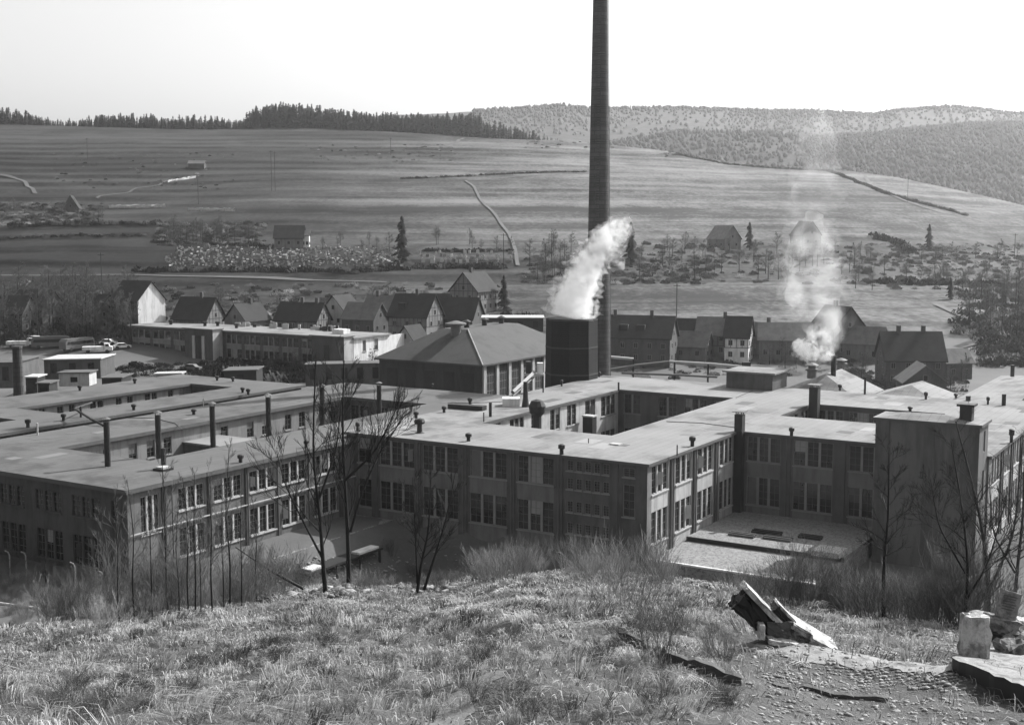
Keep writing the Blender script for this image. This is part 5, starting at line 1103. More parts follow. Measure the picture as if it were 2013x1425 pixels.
t = slab('leaning_slab', 1981, 1192, (40 * q2, .09, 62 * q2), -6, -10, 13, M_conc, 'leaning inscribed slab with rows of worn grooves', 'slab', d=D2, jag=.008)
L, P = slabframe(1981, 1192, -6, -10, 13, D2)
for r_ in range(6):
    mb = MB(); z = .17 - r_ * .042; mb.box(L, -.11, .10 - .015 * (r_ % 3), -.062, -.046, z - .007, z + .007); mb.build('carved_line', M_concd, t)
slab('stone_block', 1966, 1226, (66 * q2, .3, 30 * q2), -12, 0, 10, M_conc, 'broken block carrying the leaning slab', 'block', d=D2, jag=.04)
slab('stone_block', 1962, 1250, (48 * q2, .25, 16 * q2), -8, 0, 6, M_dark, 'shadowed hollow under the broken block, shown by a black block', 'block', d=D2 - .1, jag=.02)  # black block put in place of a dark hollow
slab('stone_slab', 1928, 1214, (40 * q2, .3, 20 * q2), 10, 0, 5, M_conc, 'flat stone left of the leaning slab behind the post', 'slab', d=D2 + .3, jag=.03)
slab('stone_block', 2000, 1275, (60 * q2, .4, 44 * q2), 20, 0, -18, M_conc, 'rough block at the right edge above the concrete pad', 'block', d=D2 - .4, jag=.05)
slab('stone_slab', 2006, 1222, (40 * q2, .3, 12 * q2), 10, 0, 10, M_pale, 'flat pale stone right of the leaning slab', 'slab', d=D2 + .2)
def edge_wall(name, pts, h, w, m, label, cat, jag=.010):
    H_ = [hit(*p) for p in pts]; g = np.random.default_rng(len(label)); xs = []
    for a, b in zip(H_[:-1], H_[1:]):
        n = max(2, int(np.linalg.norm(b - a) / .12)); xs += [a + (b - a) * i / n for i in range(n)]
    xs.append(H_[-1]); xs = np.array(xs); V = []; n = len(xs)
    for p in xs:
        j = g.normal(0, jag, 4); z = gz(p[0], p[1]); V += [(p[0], p[1] + j[0], z - .15), (p[0], p[1] + j[0], z + h + j[1]), (p[0] + .02, p[1] + w + j[2], z + h + j[1]), (p[0], p[1] + w, z - .15)]
    F = [(i * 4 + a, (i + 1) * 4 + a, (i + 1) * 4 + (a + 1) % 4, i * 4 + (a + 1) % 4) for i in range(n - 1) for a in range(4)] + [(0, 1, 2, 3), tuple((n - 1) * 4 + q for q in (3, 2, 1, 0))]
    mb = MB(); mb.add(V, F); return tag(mb.build(name, m), label, cat)
edge_wall('broken_kerb', [(1215, 1256), (1262, 1275), (1310, 1296), (1380, 1322), (1425, 1338), (1458, 1350)], .10, .12, M_concd, 'long dark broken kerb running down through the grass', 'kerb')
edge_wall('broken_kerb', [(1520, 1350), (1600, 1362), (1700, 1376), (1745, 1384)], .035, .10, M_concd, 'short pale kerb near the bottom right of the middle', 'kerb')
# concrete pad with dark edge
H_ = [hit(1872, 1318), hit(2090, 1405), hit(2090, 1285), hit(1895, 1298)]
zt = H_[0][2] + .22; mb = MB(); nx = 14
top = []; 
for j in range(nx + 1):
    for i in range(nx + 1):
        a, b = i / nx, j / nx; p = (H_[0] * (1 - a) + H_[1] * a) * (1 - b) + (H_[3] * (1 - a) + H_[2] * a) * b; top.append((p[0] + rng.normal(0, .012), p[1] + rng.normal(0, .012), max(p[2], 0) + .17 + rng.normal(0, .01)))
F_ = [(j * (nx + 1) + i, j * (nx + 1) + i + 1, (j + 1) * (nx + 1) + i + 1, (j + 1) * (nx + 1) + i) for j in range(nx) for i in range(nx)]
low = [(p[0], p[1], p[2] - .5) for p in top[:nx + 1]]; k0 = len(top); mb.add(top, F_, 0); mb.add([top[i] for i in range(nx + 1)] + low, [(i, i + 1, nx + 1 + i + 1, nx + 1 + i) for i in range(nx)], 1)
l2 = [top[j * (nx + 1)] for j in range(nx + 1)]; mb.add(l2 + [(p[0], p[1], p[2] - .5) for p in l2], [(i, i + 1, nx + 2 + i, nx + 1 + i) for i in range(nx)], 1)
tag(mb.build('concrete_pad', [M_conc, M_dark]), 'weathered concrete pad with dark broken edge in the lower right corner', 'pad')

# ---------------------------------------------------------------- far vegetation
def conifer_mesh(seed, H=12.0, R0=2.2, n=260, m=M_need):
    g = np.random.default_rng(seed); f = g.random(n) ** .8; z = H * (.08 + .92 * f); rad = R0 * (1 - f) ** .75 * (.35 + .8 * g.random(n)) * (.8 + .3 * np.sin(f * 22 + seed)); a = g.uniform(0, 2 * pi, n)
    L = .5 + rad; cx_, sy_ = np.cos(a), np.sin(a); w = .25 + .35 * (1 - f)
    V = np.empty((n, 4, 3)); V[:, 0] = np.stack([cx_ * .05, sy_ * .05, z + .2], 1); V[:, 1] = np.stack([cx_ * L * .6 - sy_ * w, sy_ * L * .6 + cx_ * w, z - .1 * L], 1)
    V[:, 2] = np.stack([cx_ * L, sy_ * L, z - .35 * L], 1); V[:, 3] = np.stack([cx_ * L * .6 + sy_ * w, sy_ * L * .6 - cx_ * w, z - .25 * L], 1)
    F = np.arange(n * 4).reshape(n, 4); tm = TM(); tm.limb([(0, 0, -1), (0, 0, H * .5), (0, 0, H)], .16, .03, 5)
    V2 = tm.V[0]; F2 = tm.F[0] + n * 4; return np_mesh('spruce', np.concatenate([V.reshape(-1, 3), V2]), np.concatenate([F, F2]), m, link=False)
SPR = [conifer_mesh(k, 12 + k, 2.6 + .3 * (k % 3), 170) for k in range(4)]; SPD = conifer_mesh(9, 12, 3.0, 420)
for px, py, hpx, lb in ((791, 519, 92, 'dark spruce towering over the right part of the cemetery'), (991, 610, 68, 'dark spruce beside the gabled villa'), (1240, 520, 82, 'broad spruce on the slope just right of the big chimney'), (1473, 492, 54, 'spruce beside the light farmhouse on the hillside'), (1826, 492, 50, 'hazy conical tree on the right part of the hillside'), (1868, 590, 44, 'dark spruce at the left end of the wood on the right'), (1972, 600, 50, 'dark spruce inside the wood at the right edge')):
    P = hit(px, py, dmin=200); h = hpx * P[1] / FPX; t = empty('spruce', tuple(P), lb, 'tree'); o = mk('crown', SPD, t); s = h / 12; t.scale = (s, s, s)
g = np.random.default_rng(21); cnt = 0; stuffV = []; stuffF = []; sk = 0
prof = [(-400, 26), (0, 30), (60, 24), (110, 12), (160, 12), (200, 22), (260, 24), (300, 26), (340, 18), (380, 24), (430, 20), (480, 14), (505, 40), (560, 46), (610, 44), (680, 38), (760, 36), (820, 38), (900, 42), (945, 44), (960, 30), (1000, 24), (1050, 18), (1090, 8), (1130, 6)]
def ridge_tree(px, row, stuff):
    global sk
    d = 962 + row * 9 + g.uniform(-4, 4); t_ = (px - CX) / FPX / 1.005; x = t_ * d; z = gz(x, d); yt = np.interp(px, YTX, YTT)
    hp = np.interp(px, [p[0] for p in prof], [p[1] for p in prof]); h = hp * d / FPX * g.uniform(.7, 1.15) + max(0, (np.interp(px, YTX, YTT) and (CZ - slopes(yt) * 960 + 0) - z))
    if hp < 30: h *= g.uniform(.7, 1.15)
    k = int(g.integers(4)); s = h / (12 + k); sw = s * g.uniform(.9, 1.5) if s < 1.4 else s * g.uniform(.8, 1.3)
    if not stuff:
        o = mk('spruce', SPR[k]); place(o, (x, d, z - .5), g.random() * 6, (sw, sw, s)); tag(o, 'dark conifer in the belt of woodland along the left skyline', 'tree', 'conifers along the skyline')
    else:
        me = SPR[k]; co = np.empty(len(me.vertices) * 3); me.vertices.foreach_get('co', co); co = co.reshape(-1, 3) * np.array([sw, sw, s]) + np.array([x, d, z - .5])
        fv = np.empty(len(me.loops), int); me.loops.foreach_get('vertex_index', fv); stuffV.append(co); stuffF.append(fv.reshape(-1, 4) + sk); sk += len(co)
for i in range(285): ridge_tree(-30 + 1130 * (i + g.random()) / 285, 0, False)
for i in range(240): ridge_tree(-30 + 1120 * g.random(), -.6, True) if False else None
for row in (.4, 1, 2, 3):
    for i in range(330): ridge_tree(g.uniform(-500, 1060), row, True)
tag(np_mesh('wood', np.concatenate(stuffV), np.concatenate(stuffF), M_need), 'deep rows of dark conifers behind the skyline belt', 'wood', kind='stuff')
# far-off trees along the far right ridge
g = np.random.default_rng(31)
stuffV, stuffF, sk = [], [], 0
for i in range(150):
    px = g.uniform(1130, 2000); pts = [(1110, 213), (1190, 218), (1300, 216), (1480, 221), (1600, 223), (1700, 229), (1750, 221), (1850, 214), (1900, 218), (2013, 231)]
    yy = np.interp(px, [p[0] for p in pts], [p[1] for p in pts]); d = 2590; z = CZ - slopes(yy) * d; me = SPR[int(g.integers(4))]; s = g.uniform(.5, 1.1)
    co = np.empty(len(me.vertices) * 3); me.vertices.foreach_get('co', co); co = co.reshape(-1, 3) * np.array([s * 1.6, s * 1.6, s]) + np.array([(px - CX) / FPX / .997 * d, d, z - 4])
    fv = np.empty(len(me.loops), int); me.loops.foreach_get('vertex_index', fv); stuffV.append(co); stuffF.append(fv.reshape(-1, 4) + sk); sk += len(co)
tag(np_mesh('far_tree_line', np.concatenate(stuffV), np.concatenate(stuffF), M_need), 'thin row of trees on the farthest ridge', 'trees', kind='stuff')
# woods covering the slopes beyond: thousands of small crowns
def crowns(name, n, d0, d1, pts, xr, hmin, hmax, m, label, kmin=.15, dens=lambda px, k: 1.0):
    q = np.random.default_rng(n); Vs, Fs = [], []; c = 0
    base = [(cos(a) * r, sin(a) * r, z) for z, r in ((.12, .75), (.5, 1.0), (.82, .55)) for a in np.arange(6) * pi / 3] + [(0, 0, 1.0)]
    base = np.array(base); tri = [(i * 6 + j, i * 6 + (j + 1) % 6, (i + 1) * 6 + (j + 1) % 6) for i in range(2) for j in range(6)] + [(i * 6 + j, (i + 1) * 6 + (j + 1) % 6, (i + 1) * 6 + j) for i in range(2) for j in range(6)] + [(12 + j, 12 + (j + 1) % 6, 18) for j in range(6)]; tri = np.array(tri)
    for _ in range(n):
        px = q.uniform(*xr); k = kmin + (1 - kmin) * q.random() ** .8
        if q.random() > dens(px, k): continue
        yt = np.interp(px, [p[0] for p in pts], [p[1] for p in pts]); d = d0 + (d1 - d0) * k; top = CZ - float(slopes(yt)) * d1; z = -10 + (top + 10) * (1 - (1 - k) ** 1.6)
        h = q.uniform(hmin, hmax); r = h * q.uniform(.25, .5); v = base * (1 + q.normal(0, .15, base.shape)) * np.array([r, r, h]) + np.array([(px - CX) / FPX / .997 * d, d, z - h * .25])
        Vs.append(v); Fs.append(tri + c); c += 19
    return tag(np_mesh(name, np.concatenate(Vs), np.concatenate(Fs), m), label, 'wood', kind='stuff')
MIDP = [(-3500, 330), (900, 320), (1150, 290), (1330, 262), (1500, 264), (1600, 274), (1700, 268), (1800, 256), (1900, 248), (2013, 246), (3000, 200), (6000, 220)]
FARP = [(-3500, 300), (0, 262), (880, 226), (950, 221), (1050, 215), (1110, 211), (1125, 215), (1190, 218), (1300, 216), (1480, 221), (1600, 223), (1700, 229), (1750, 221), (1850, 214), (1900, 218), (2013, 231), (3000, 260), (6000, 300)]
M_woodf = mat('far leafless wood', .085, .5, .006, .1, bump=0.0)
M_wood = mat('leafless wood', .05, .6, .01, .1, bump=0.0)
crowns('slope_wood', 15000, 1150, 1750, MIDP, (1150, 2250), 4, 8.5, M_wood, 'dark leafless wood covering the slope at the far right', .1, lambda px, k: .25 if px < 1560 else 1.0)
crowns('ridge_wood', 9000, 1500, 2600, FARP, (930, 2200), 4, 8.5, M_woodf, 'thin woods on the farthest hills', .5, lambda px, k: .45 + .3 * sin(px * .013) * cos(k * 9))
# bare broadleaf trees of the village and hillside: three kinds copied
FT = [bare_tree_meshes(80 + k, 10, [([(0, 0, -.05), (.01, 0, .3), (.0, .0, .6), (.01, 0, .95)], 1.0)], r=.2, kids=5, lev=3, spread=.95, up=.2, twr=.035, mT=M_bark, mC=M_far, bl=.34) for k in range(3)]
def far_tree(px, py, s, label, group):
    P = hit(px, py, dmin=225); return tree_thing('bare_tree', FT[r1_.randrange(3)], tuple(P), label, 'tree', group, r1_.random() * 6, s)
for i in range(90): far_tree(r1_.uniform(-20, 260), r1_.uniform(596, 682), r1_.uniform(.7, 1.35), 'bare tree in the dark cluster round the village houses at left', 'bare trees round the left houses')
for i in range(18): far_tree(r1_.uniform(430, 900), r1_.uniform(600, 640), r1_.uniform(.4, .7), 'bare tree in the gardens behind the office block', 'bare garden trees behind the office block')
for i in range(30): far_tree(r1_.uniform(320, 520), r1_.uniform(462, 482), r1_.uniform(.5, .9), 'bare tree in the grove above the left end of the cemetery', 'bare trees above the cemetery')
for i in range(14): far_tree(r1_.uniform(620, 1010), r1_.uniform(480, 500), r1_.uniform(.4, .75), 'bare tree along the upper cemetery wall', 'bare trees along the cemetery wall')
for i in range(75): far_tree(r1_.uniform(1030, 1680), r1_.uniform(492, 556), r1_.uniform(.45, .95), 'bare tree in the belt of orchards across the slope behind the smoke', 'bare orchard trees')
for i in range(50): far_tree(r1_.uniform(1680, 2030), r1_.uniform(500, 575), r1_.uniform(.4, .8), 'bare tree in the gardens on the right slope', 'bare trees on the right slope')
for i in range(24):
    px = r1_.uniform(1890, 2040); far_tree(px, r1_.uniform(575 + (px - 1880) * .1, 640 + (px - 1880) * .3), r1_.uniform(.6, 1.1), 'bare tree of the dark wood at the right edge', 'bare trees of the right wood')
for i in range(28): far_tree(r1_.uniform(-10, 210), r1_.uniform(412, 440), r1_.uniform(.3, .6), 'bare bush-like tree round the little hut on the left hillside', 'bare trees round the hut')
for i in range(16): far_tree(r1_.uniform(1500, 1720), r1_.uniform(705, 735), r1_.uniform(.4, .7), 'bare tree behind the ventilator sheds', 'bare trees behind the sheds')
for i in range(10): far_tree(r1_.uniform(520, 760), r1_.uniform(725, 748), r1_.uniform(.35, .6), 'bare tree in the dark yard before the machine hall', 'bare trees in the dark yard')
for i in range(10): far_tree(r1_.uniform(1660, 1900), r1_.uniform(742, 775), r1_.uniform(.35, .6), 'bare tree in the garden of the broad dark house', 'bare trees by the broad dark house')
def scrub_mesh(seed):
    g = np.random.default_rng(seed); n = 110; V = np.empty((n, 4, 3)); a = g.uniform(0, 6.28, n); r = g.random(n) ** .5; z = g.random(n) ** 1.3 * (1.05 - r * .6)
    c = np.stack([np.cos(a) * r, np.sin(a) * r, z], 1); s = .05 + .09 * g.random(n)
    for k, (i, j) in enumerate(((-1, -1), (1, -1), (1, 1), (-1, 1))): V[:, k] = c + np.stack([i * s * g.uniform(.4, 1, n), j * s * g.uniform(.1, .8, n), j * s * g.uniform(.5, 1.6, n)], 1)
    return np_mesh('scrub', V.reshape(-1, 3), np.arange(n * 4).reshape(n, 4), M_far, link=False)
SC = [scrub_mesh(k) for k in range(3)]
M_far2 = mat('pale scrub', 0.13, .35, .2, 4.0, bump=0.0)
def scrub(n, poly, smin, smax, label, pale=.25, m0=None):
    it = []
    for i in range(n):
        x0, x1, y0, y1 = r1_.choice(poly); P = hit(r1_.uniform(x0, x1), r1_.uniform(y0, y1), dmin=225); s = r1_.uniform(smin, smax); it.append((SC[i % 3], tuple(P), r1_.random() * 6, (s * 1.3, s * 1.3, s), int(r1_.random() < pale)))
    merged('scrub', it, [m0 or M_far, M_far2], label, 'scrub')
scrub(620, [(1030, 1700, 495, 560), (1200, 1680, 480, 520), (1030, 1400, 520, 560)], 0.42, 1.61, 'scrub and garden bushes across the slope behind the smoke', .5)
scrub(520, [(1680, 2030, 500, 570), (1700, 2030, 480, 520)], 0.42, 1.61, 'scrub and garden bushes on the right slope', .5)
scrub(714, [(-20, 300, 560, 670), (-20, 250, 600, 680)], 0.70, 2.23, 'dark undergrowth between the houses at left')
scrub(380, [(1880, 2060, 560, 660), (1930, 2060, 640, 720)], 0.70, 2.36, 'dark undergrowth of the wood at the right edge', .1)
scrub(340, [(310, 520, 440, 484)], 0.56, 1.61, 'undergrowth of the grove above the cemetery')
scrub(510, [(300, 1000, 560, 650)], 0.35, 1.36, 'garden bushes round the village houses')
scrub(272, [(-10, 200, 400, 445)], 0.56, 1.49, 'bushes round the little hut on the left hillside')
scrub(408, [(1180, 1720, 640, 745), (1650, 1900, 700, 780)], 0.35, 1.24, 'garden bushes behind the main block')
scrub(289, [(420, 760, 705, 750), (240, 420, 715, 745)], 0.42, 1.24, 'dark bushes in the yard before the machine hall', .03, M_hedge)
scrub(520, [(500, 760, 700, 752), (420, 560, 722, 750)], 1.0, 2.6, 'dense dark scrub added for trees and shadow between office block and machine hall', .02, M_hedge)  # added to darken the gap where trees and shadow lie
scrub(221, [(1030, 1300, 262, 292), (1300, 1420, 290, 310)], 0.56, 1.61, 'bushes along the brow right of the skyline wood')
scrub(204, [(100, 460, 300, 372), (600, 900, 285, 320)], 0.35, 0.99, 'scattered bushes on the upper fields')
# hedges and banks
def hedge(pts, h, w, label, m=M_hedge, name='hedge'):
    P = [hit(*p, dmin=200) for p in pts]
    if name == 'hedge':
        it = []; q_ = random.Random(int(pts[0][0]) + len(label))
        for a, b in zip(P[:-1], P[1:]):
            n = max(2, int(np.linalg.norm(b - a) / .9))
            for i in range(n):
                c = a + (b - a) * (i + q_.random()) / n; c[1] += q_.gauss(0, w * .25); s_ = h * q_.uniform(.35, .85)
                if q_.random() < .08: continue
                it.append((SC[i % 3], (c[0], c[1], gz(c[0], c[1])), q_.random() * 6, (s_ * 1.1, s_ * 1.1, s_), 0))
        o = merged('hedge', it, [m], label, 'hedge'); del o['kind']; return o
    g = np.random.default_rng(int(pts[0][0])); xs = []
    for a, b in zip(P[:-1], P[1:]):
        n = max(2, int(np.linalg.norm(b - a) / 1.2)); xs += [a + (b - a) * i / n for i in range(n)]
    xs.append(P[-1]); V = []; n = len(xs); prof_ = [(-.5, 0), (-.55, .5), (-.3, .9), (.1, 1.0), (.45, .75), (.5, 0)]
    for p in xs:
        z = gz(p[0], p[1])
        for a, b in prof_: V.append((p[0] + g.normal(0, .15), p[1] + a * w + g.normal(0, .12), z - .2 + b * h * g.uniform(.7, 1.25)))
    F = [(i * 6 + a, i * 6 + a + 1, (i + 1) * 6 + a + 1, (i + 1) * 6 + a) for i in range(n - 1) for a in range(5)]
    mb = MB(); mb.add(V, F); return tag(mb.build(name, m), label, 'hedge' if name == 'hedge' else 'wall')
hedge([(262, 534), (420, 534), (560, 535), (700, 536), (800, 530)], 3.0, 3, 'long dark hedge bank directly below the cemetery')
hedge([(20, 448), (120, 442), (200, 441), (310, 440)], 2.6, 3, 'dark hedge crossing the left slope under the hut')
hedge([(0, 470), (150, 464), (290, 463)], 1.6, 2, 'lower dark hedge on the left slope')
hedge([(790, 352), (900, 348), (1000, 343), (1150, 339)], 1.8, 2, 'dark hedge line running right across the upper fields')
hedge([(1330, 305), (1400, 318), (1500, 330), (1620, 336)], 2.4, 3, 'dark hedge along the brow below the far slope')
hedge([(1625, 336), (1680, 356), (1730, 378), (1800, 398), (1900, 425)], 2.6, 3, 'dark hedge running down the right brow')
hedge([(1720, 466), (1760, 478), (1795, 500)], 4.0, 4, 'slanting dark hedge on the right slope')
hedge([(1700, 556), (1780, 560), (1880, 560), (1990, 566)], 3, 3, 'garden hedge on the lower right slope')
hedge([(970, 622), (1020, 622), (1066, 622)], 2.2, 2, 'dark hedge left of the steam')
hedge([(300, 478), (420, 482), (520, 486)], 2.0, 2, 'dark hedge along the upper left edge of the cemetery')
hedge([(830, 494), (920, 496), (1010, 494)], 2.2, 1.5, 'dark hedge above the right end of the cemetery')
hedge([(820, 528), (900, 527), (985, 528)], 3.0, 3, 'dark hedge below the right end of the cemetery')
hedge([(215, 409), (270, 409), (325, 407)], 1.5, .8, 'left one of two white terrace walls on the left hillside', M_pale, 'terrace_wall')
hedge([(370, 415), (410, 415), (462, 416)], 1.5, .8, 'right one of two white terrace walls on the left hillside', M_pale, 'terrace_wall')
hedge([(330, 359), (350, 355), (385, 350)], 1.3, .8, 'short pale bank on the left hillside track', M_spand, 'terrace_wall')
# cemetery
def grave_mesh(k):
    mb = MB(); h = (.95, 1.15, .8)[k]; w = (.34, .28, .4)[k]
    if k == 0: pr = [(-w, 0), (w, 0), (w, h * .8), (w * .5, h), (-w * .5, h), (-w, h * .8)]
    elif k == 1: pr = [(-.12, 0), (.12, 0), (.12, h * .6), (w, h * .6), (w, h * .78), (.12, h * .78), (.12, h), (-.12, h), (-.12, h * .78), (-w, h * .78), (-w, h * .6), (-.12, h * .6)]
    else: pr = [(-w, 0), (w, 0), (w, h), (-w, h)]
    n = len(pr); mb.add([(x, -.1, z - .1) for x, z in pr] + [(x, .1, z - .1) for x, z in pr], [tuple(range(n)), tuple(range(2 * n - 1, n - 1, -1))] + [(i, (i + 1) % n, n + (i + 1) % n, n + i) for i in range(n)])
    me = bpy.data.meshes.new('gravestone'); me.from_pydata(mb.v, [], mb.f); me.materials.append((M_grav, M_pale, M_conc)[k]); return me
GM = [grave_mesh(k) for k in range(3)]; GM3 = [np_mesh('grave_kerb', [(-.6, -.5, 0), (.6, -.5, 0), (.6, -.4, .5 + .2 * k), (-.6, -.4, .5 + .2 * k), (-.6, .5, 0), (.6, .5, 0), (.6, .5, .3), (-.6, .5, .3)], [(0, 1, 2, 3), (3, 2, 6, 7), (4, 5, 6, 7)], M_grav, link=False) for k in range(3)]; g = np.random.default_rng(8)
nrow = 12; cnt = 0
for r_ in range(nrow):
    y = 486 + r_ * 3.3; xa = 345 - r_ * 4 if r_ < 8 else 318 + (r_ - 8) * 4; xb = 790
    for i in range(20):
        x = xa + (xb - xa) * (i + g.uniform(.15, .85)) / 20
        P = hit(x, y + g.uniform(-1, 1), dmin=300); o = mk('gravestone', GM[int(g.integers(3))]); place(o, P, g.uniform(-.5, .5), float(g.uniform(.7, 1.1))); tag(o, 'small pale gravestone in the crowded rows of the hillside cemetery', 'gravestone', 'gravestones of the cemetery')
for i in range(55):
    P = hit(g.uniform(820, 1010), g.choice([499, 505, 511, 517]) + g.uniform(-1, 1), dmin=300); o = mk('gravestone', GM[int(g.integers(3))]); place(o, P, g.uniform(-.3, .3), float(g.uniform(1.2, 1.9))); tag(o, 'gravestone in the newer rows right of the tall cemetery spruce', 'gravestone', 'gravestones right of the spruce')
it = []
for i in range(800):
    x_ = g.uniform(330, 800); P = hit(x_, g.uniform(486 if x_ > 345 else 500, 524), dmin=300); it.append((GM3[int(g.integers(3))], tuple(P), g.uniform(-.6, .6), float(g.uniform(.35, .7)), int(g.random() < .6)))
merged('grave_borders', it, [M_grav, M_concd], 'low kerbs, crosses and planting between the gravestones of the cemetery', 'graves')
# poles
for px, py, hpx, lb in ((768, 306, 34, 'power pole near the skyline wood'), (172, 315, 42, 'power pole high on the left hillside'), (390, 402, 56, 'power pole above the right terrace wall'), (534, 376, 78, 'left pole of a pair in the middle of the hillside'), (541, 376, 76, 'right pole of a pair in the middle of the hillside'), (1784, 398, 50, 'power pole on the pale field at right'), (1330, 624, 66, 'pole behind the dark terraced house'), (1994, 510, 50, 'power pole at the right edge of the hillside'), (1260, 290, 30, 'faint pole on the brow right of the chimney'), (200, 560, 62, 'pole among the dark village trees'), (990, 530, 70, 'pole behind the villa')):
    P = hit(px, py, dmin=200); h = hpx * P[1] / FPX; t = empty('power_pole', tuple(P), lb, 'pole')
    MB().tube([P - np.array([0, 0, .5]), P + np.array([0, 0, h])], .13, 5).build('mast', M_bark, t); MB().tube([P + np.array([-1, 0, h - .6]), P + np.array([1, 0, h - .6])], .08, 4).build('crossarm', M_bark, t)

# ---------------------------------------------------------------- smoke, steam and haze
def vol_mat(name, dens, scale, lo, hi, col=.95, aniso=.3, stretch=(1, 1, 1)):
    m = bpy.data.materials.new(name); m.use_nodes = True; n = m.node_tree; n.nodes.clear(); N = n.nodes; K = n.links
    o = N.new('ShaderNodeOutputMaterial'); v = N.new('ShaderNodeVolumePrincipled'); v.inputs['Color'].default_value = (col, col, col, 1); v.inputs['Anisotropy'].default_value = aniso
    if scale:
        g = N.new('ShaderNodeTexCoord'); mp = N.new('ShaderNodeMapping'); mp.inputs['Scale'].default_value = stretch; K.new(g.outputs['Object'], mp.inputs[0])
        t = N.new('ShaderNodeTexNoise'); t.inputs['Scale'].default_value = scale; t.inputs['Detail'].default_value = 3; t.inputs['Distortion'].default_value = .6; K.new(mp.outputs[0], t.inputs['Vector'])
        r = N.new('ShaderNodeMapRange'); r.inputs['From Min'].default_value = lo; r.inputs['From Max'].default_value = hi; r.inputs['To Max'].default_value = dens; r.inputs['To Min'].default_value = 0
        K.new(t.outputs[0], r.inputs[0]); K.new(r.outputs[0], v.inputs['Density'])
    else: v.inputs['Density'].default_value = dens
    K.new(v.outputs[0], o.inputs['Volume']); return m
def plume(name, pts, m, label, cat, n=20, seed=1, rough=.12, parent=None):
    g = np.random.default_rng(seed); P = np.array([p[0] for p in pts]); r = np.array([p[1] for p in pts], float); k = np.linspace(0, 1, len(P)); q = np.linspace(0, 1, len(P) * 5)
    C_ = np.stack([np.interp(q, k, P[:, i]) for i in range(3)], 1); rr = np.interp(q, k, r); V = []; ph = g.uniform(0, 6, 4)
    for j, (c_, r_) in enumerate(zip(C_, rr)):
        dd = C_[min(j + 1, len(C_) - 1)] - C_[max(j - 1, 0)]; dd /= np.linalg.norm(dd) + 1e-9
        x = np.cross(dd, [0, 1, 0.001]); x /= np.linalg.norm(x); y = np.cross(dd, x)
        for a in np.arange(n) * 2 * pi / n:
            w = 1 + (0 if j == 0 else rough * (sin(3 * a + j * .7 + ph[0]) + .7 * sin(5 * a - j * 1.1 + ph[1]) + .6 * sin(2 * a + j * 1.9 + ph[2]))); V.append(c_ + r_ * w * (cos(a) * x + sin(a) * y))
    L_ = len(C_); F = [(i * n + j, i * n + (j + 1) % n, (i + 1) * n + (j + 1) % n, (i + 1) * n + j) for i in range(L_ - 1) for j in range(n)] + [tuple(range(n))[::-1], tuple(range((L_ - 1) * n, L_ * n))]
    mb = MB(); mb.add(V, F)
    if parent is not None: return mb.build(name, m, parent)
    return tag(mb.build(name, m), label, cat, kind='stuff')
def soft(name, pts, mc, mv, label, seed):
    o = plume(name, [(p, r * .80) for p, r in pts], mc, label, name, seed=seed, rough=.10)
    plume(name + '_veil', [(p, r * (1.12 if i else 1.0)) for i, (p, r) in enumerate(pts)], mv, None, None, seed=seed + 9, rough=.14, parent=o); return o
A_ = lambda px, py, d: P2(px, py, d)
M_steam = vol_mat('steam', .62, .42, .36, .64, 1.0, .0)
M_veil = vol_mat('ragged steam', .30, .85, .46, .66, 1.0, .0)
M_wisp = vol_mat('thin steam', .30, .6, .44, .62, 1.0, .0)
M_wispv = vol_mat('thinnest steam', .12, .9, .45, .60, 1.0, .0)
M_drift = vol_mat('drifting smoke', .085, .17, .48, .66, 1.0, .3)
M_driftv = vol_mat('drifting smoke veil', .035, .24, .50, .66, 1.0, .3)
soft('steam', [(A_(1122, 624, 206), 4.1), (A_(1126, 604, 206), 4.0), (A_(1136, 572, 206), 3.6), (A_(1147, 545, 206), 3.2), (A_(1157, 520, 206), 2.9), (A_(1168, 500, 206), 2.6), (A_(1178, 483, 206), 2.3), (A_(1188, 465, 206.5), 1.9), (A_(1200, 448, 206.5), 1.2), (A_(1212, 436, 206.5), .4)], M_steam, M_veil, 'thick white steam pouring out of the cooling tower', 2)
soft('steam', [(A_(1168, 508, 205), 1.6), (A_(1190, 500, 205), 1.7), (A_(1208, 503, 205), 1.4), (A_(1220, 516, 205), 1.0), (A_(1226, 530, 205), .3)], M_wisp, M_wispv, 'ragged wisp of steam curling right across the chimney', 3)
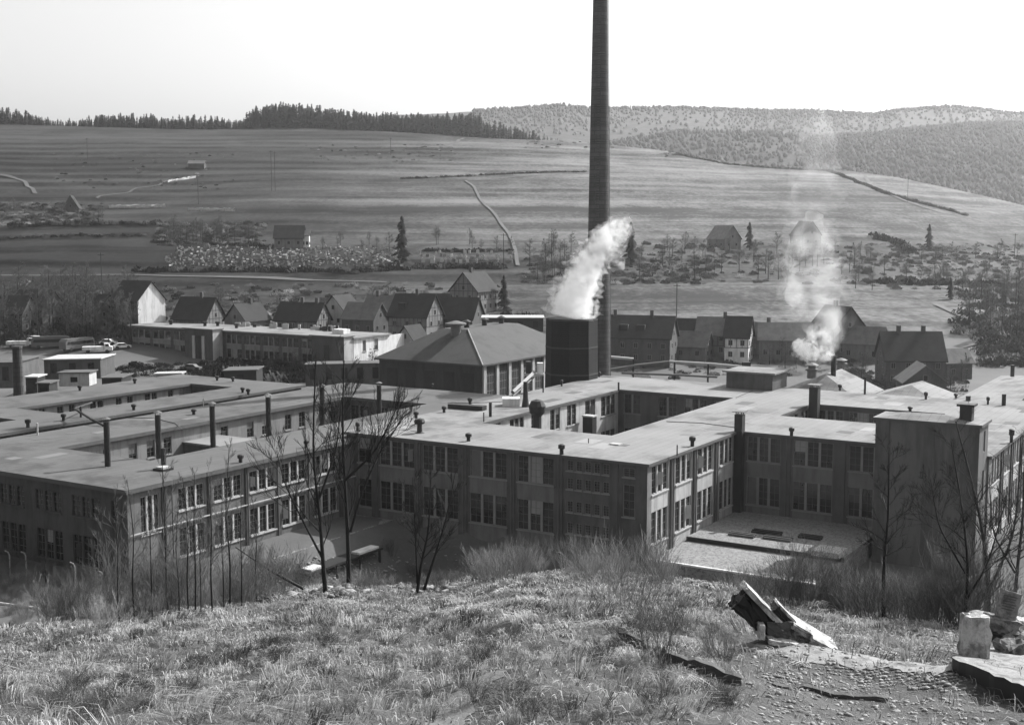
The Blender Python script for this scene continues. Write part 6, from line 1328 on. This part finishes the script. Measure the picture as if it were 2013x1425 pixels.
soft('steam', [(A_(1180, 485, 205), 2.0), (A_(1200, 468, 205), 2.6), (A_(1224, 448, 205), 2.2), (A_(1240, 430, 205), .6)], M_wisp, M_wispv, 'faint upper wisp of steam beside the chimney', 4)
dk = STK[1]
M_smoke = vol_mat('stove smoke', .75, .75, .40, .60, 1.0, .0); M_smokev = vol_mat('stove smoke veil', .28, 1.0, .44, .60, 1.0, .0)
soft('smoke', [(A_(1641, 699, dk), .4), (A_(1632, 700, dk), 1.0), (A_(1612, 698, dk), 1.3), (A_(1590, 692, dk), 1.6), (A_(1572, 680, dk), 1.5), (A_(1564, 668, dk), .6)], M_smoke, M_smokev, 'white smoke puff curling left from the thin stove pipe', 5)
soft('smoke', [(A_(1637, 698, dk), .5), (A_(1625, 680, dk), 1.3), (A_(1610, 662, dk), 1.8), (A_(1596, 652, dk), 1.5), (A_(1586, 646, dk), .5)], M_wisp, M_wispv, 'second smoke puff rising above the first', 6)
soft('smoke', [(A_(1640, 690, dk + 6), .8), (A_(1622, 655, dk + 10), 3.2), (A_(1612, 615, dk + 14), 4.8), (A_(1600, 570, dk + 20), 6.4), (A_(1590, 525, dk + 23), 6.6), (A_(1590, 490, dk + 26), 5.2), (A_(1594, 455, dk + 29), 3.6), (A_(1599, 425, dk + 31), 2.0)], M_drift, M_driftv, 'thin smoke drifting up in front of the gardens', 7)
M_faint = vol_mat('faint smoke', .030, .12, .48, .68, 1.0, .3); M_faintv = vol_mat('faintest smoke', .014, .18, .50, .66, 1.0, .3)
soft('smoke', [(A_(1592, 520, dk + 28), 2.0), (A_(1592, 485, dk + 31), 3.6), (A_(1592, 445, dk + 34), 4.8), (A_(1596, 390, dk + 36), 5), (A_(1606, 330, dk + 40), 4.6), (A_(1606, 270, dk + 45), 4.4), (A_(1612, 235, dk + 48), 2.5), (A_(1614, 218, dk + 50), .8)], M_faint, M_faintv, 'hardly visible upper smoke fading against the far hills', 8)
hz = MB(); hz.box(lambda a, b, c: (a, b, c), -6200, 6200, -70, 5600, -480, 215)
h_ = hz.build('haze', vol_mat('valley haze', .000105, 0, 0, 0, .98, .72)); tag(h_, 'pale spring haze filling the valley', 'haze', kind='stuff')
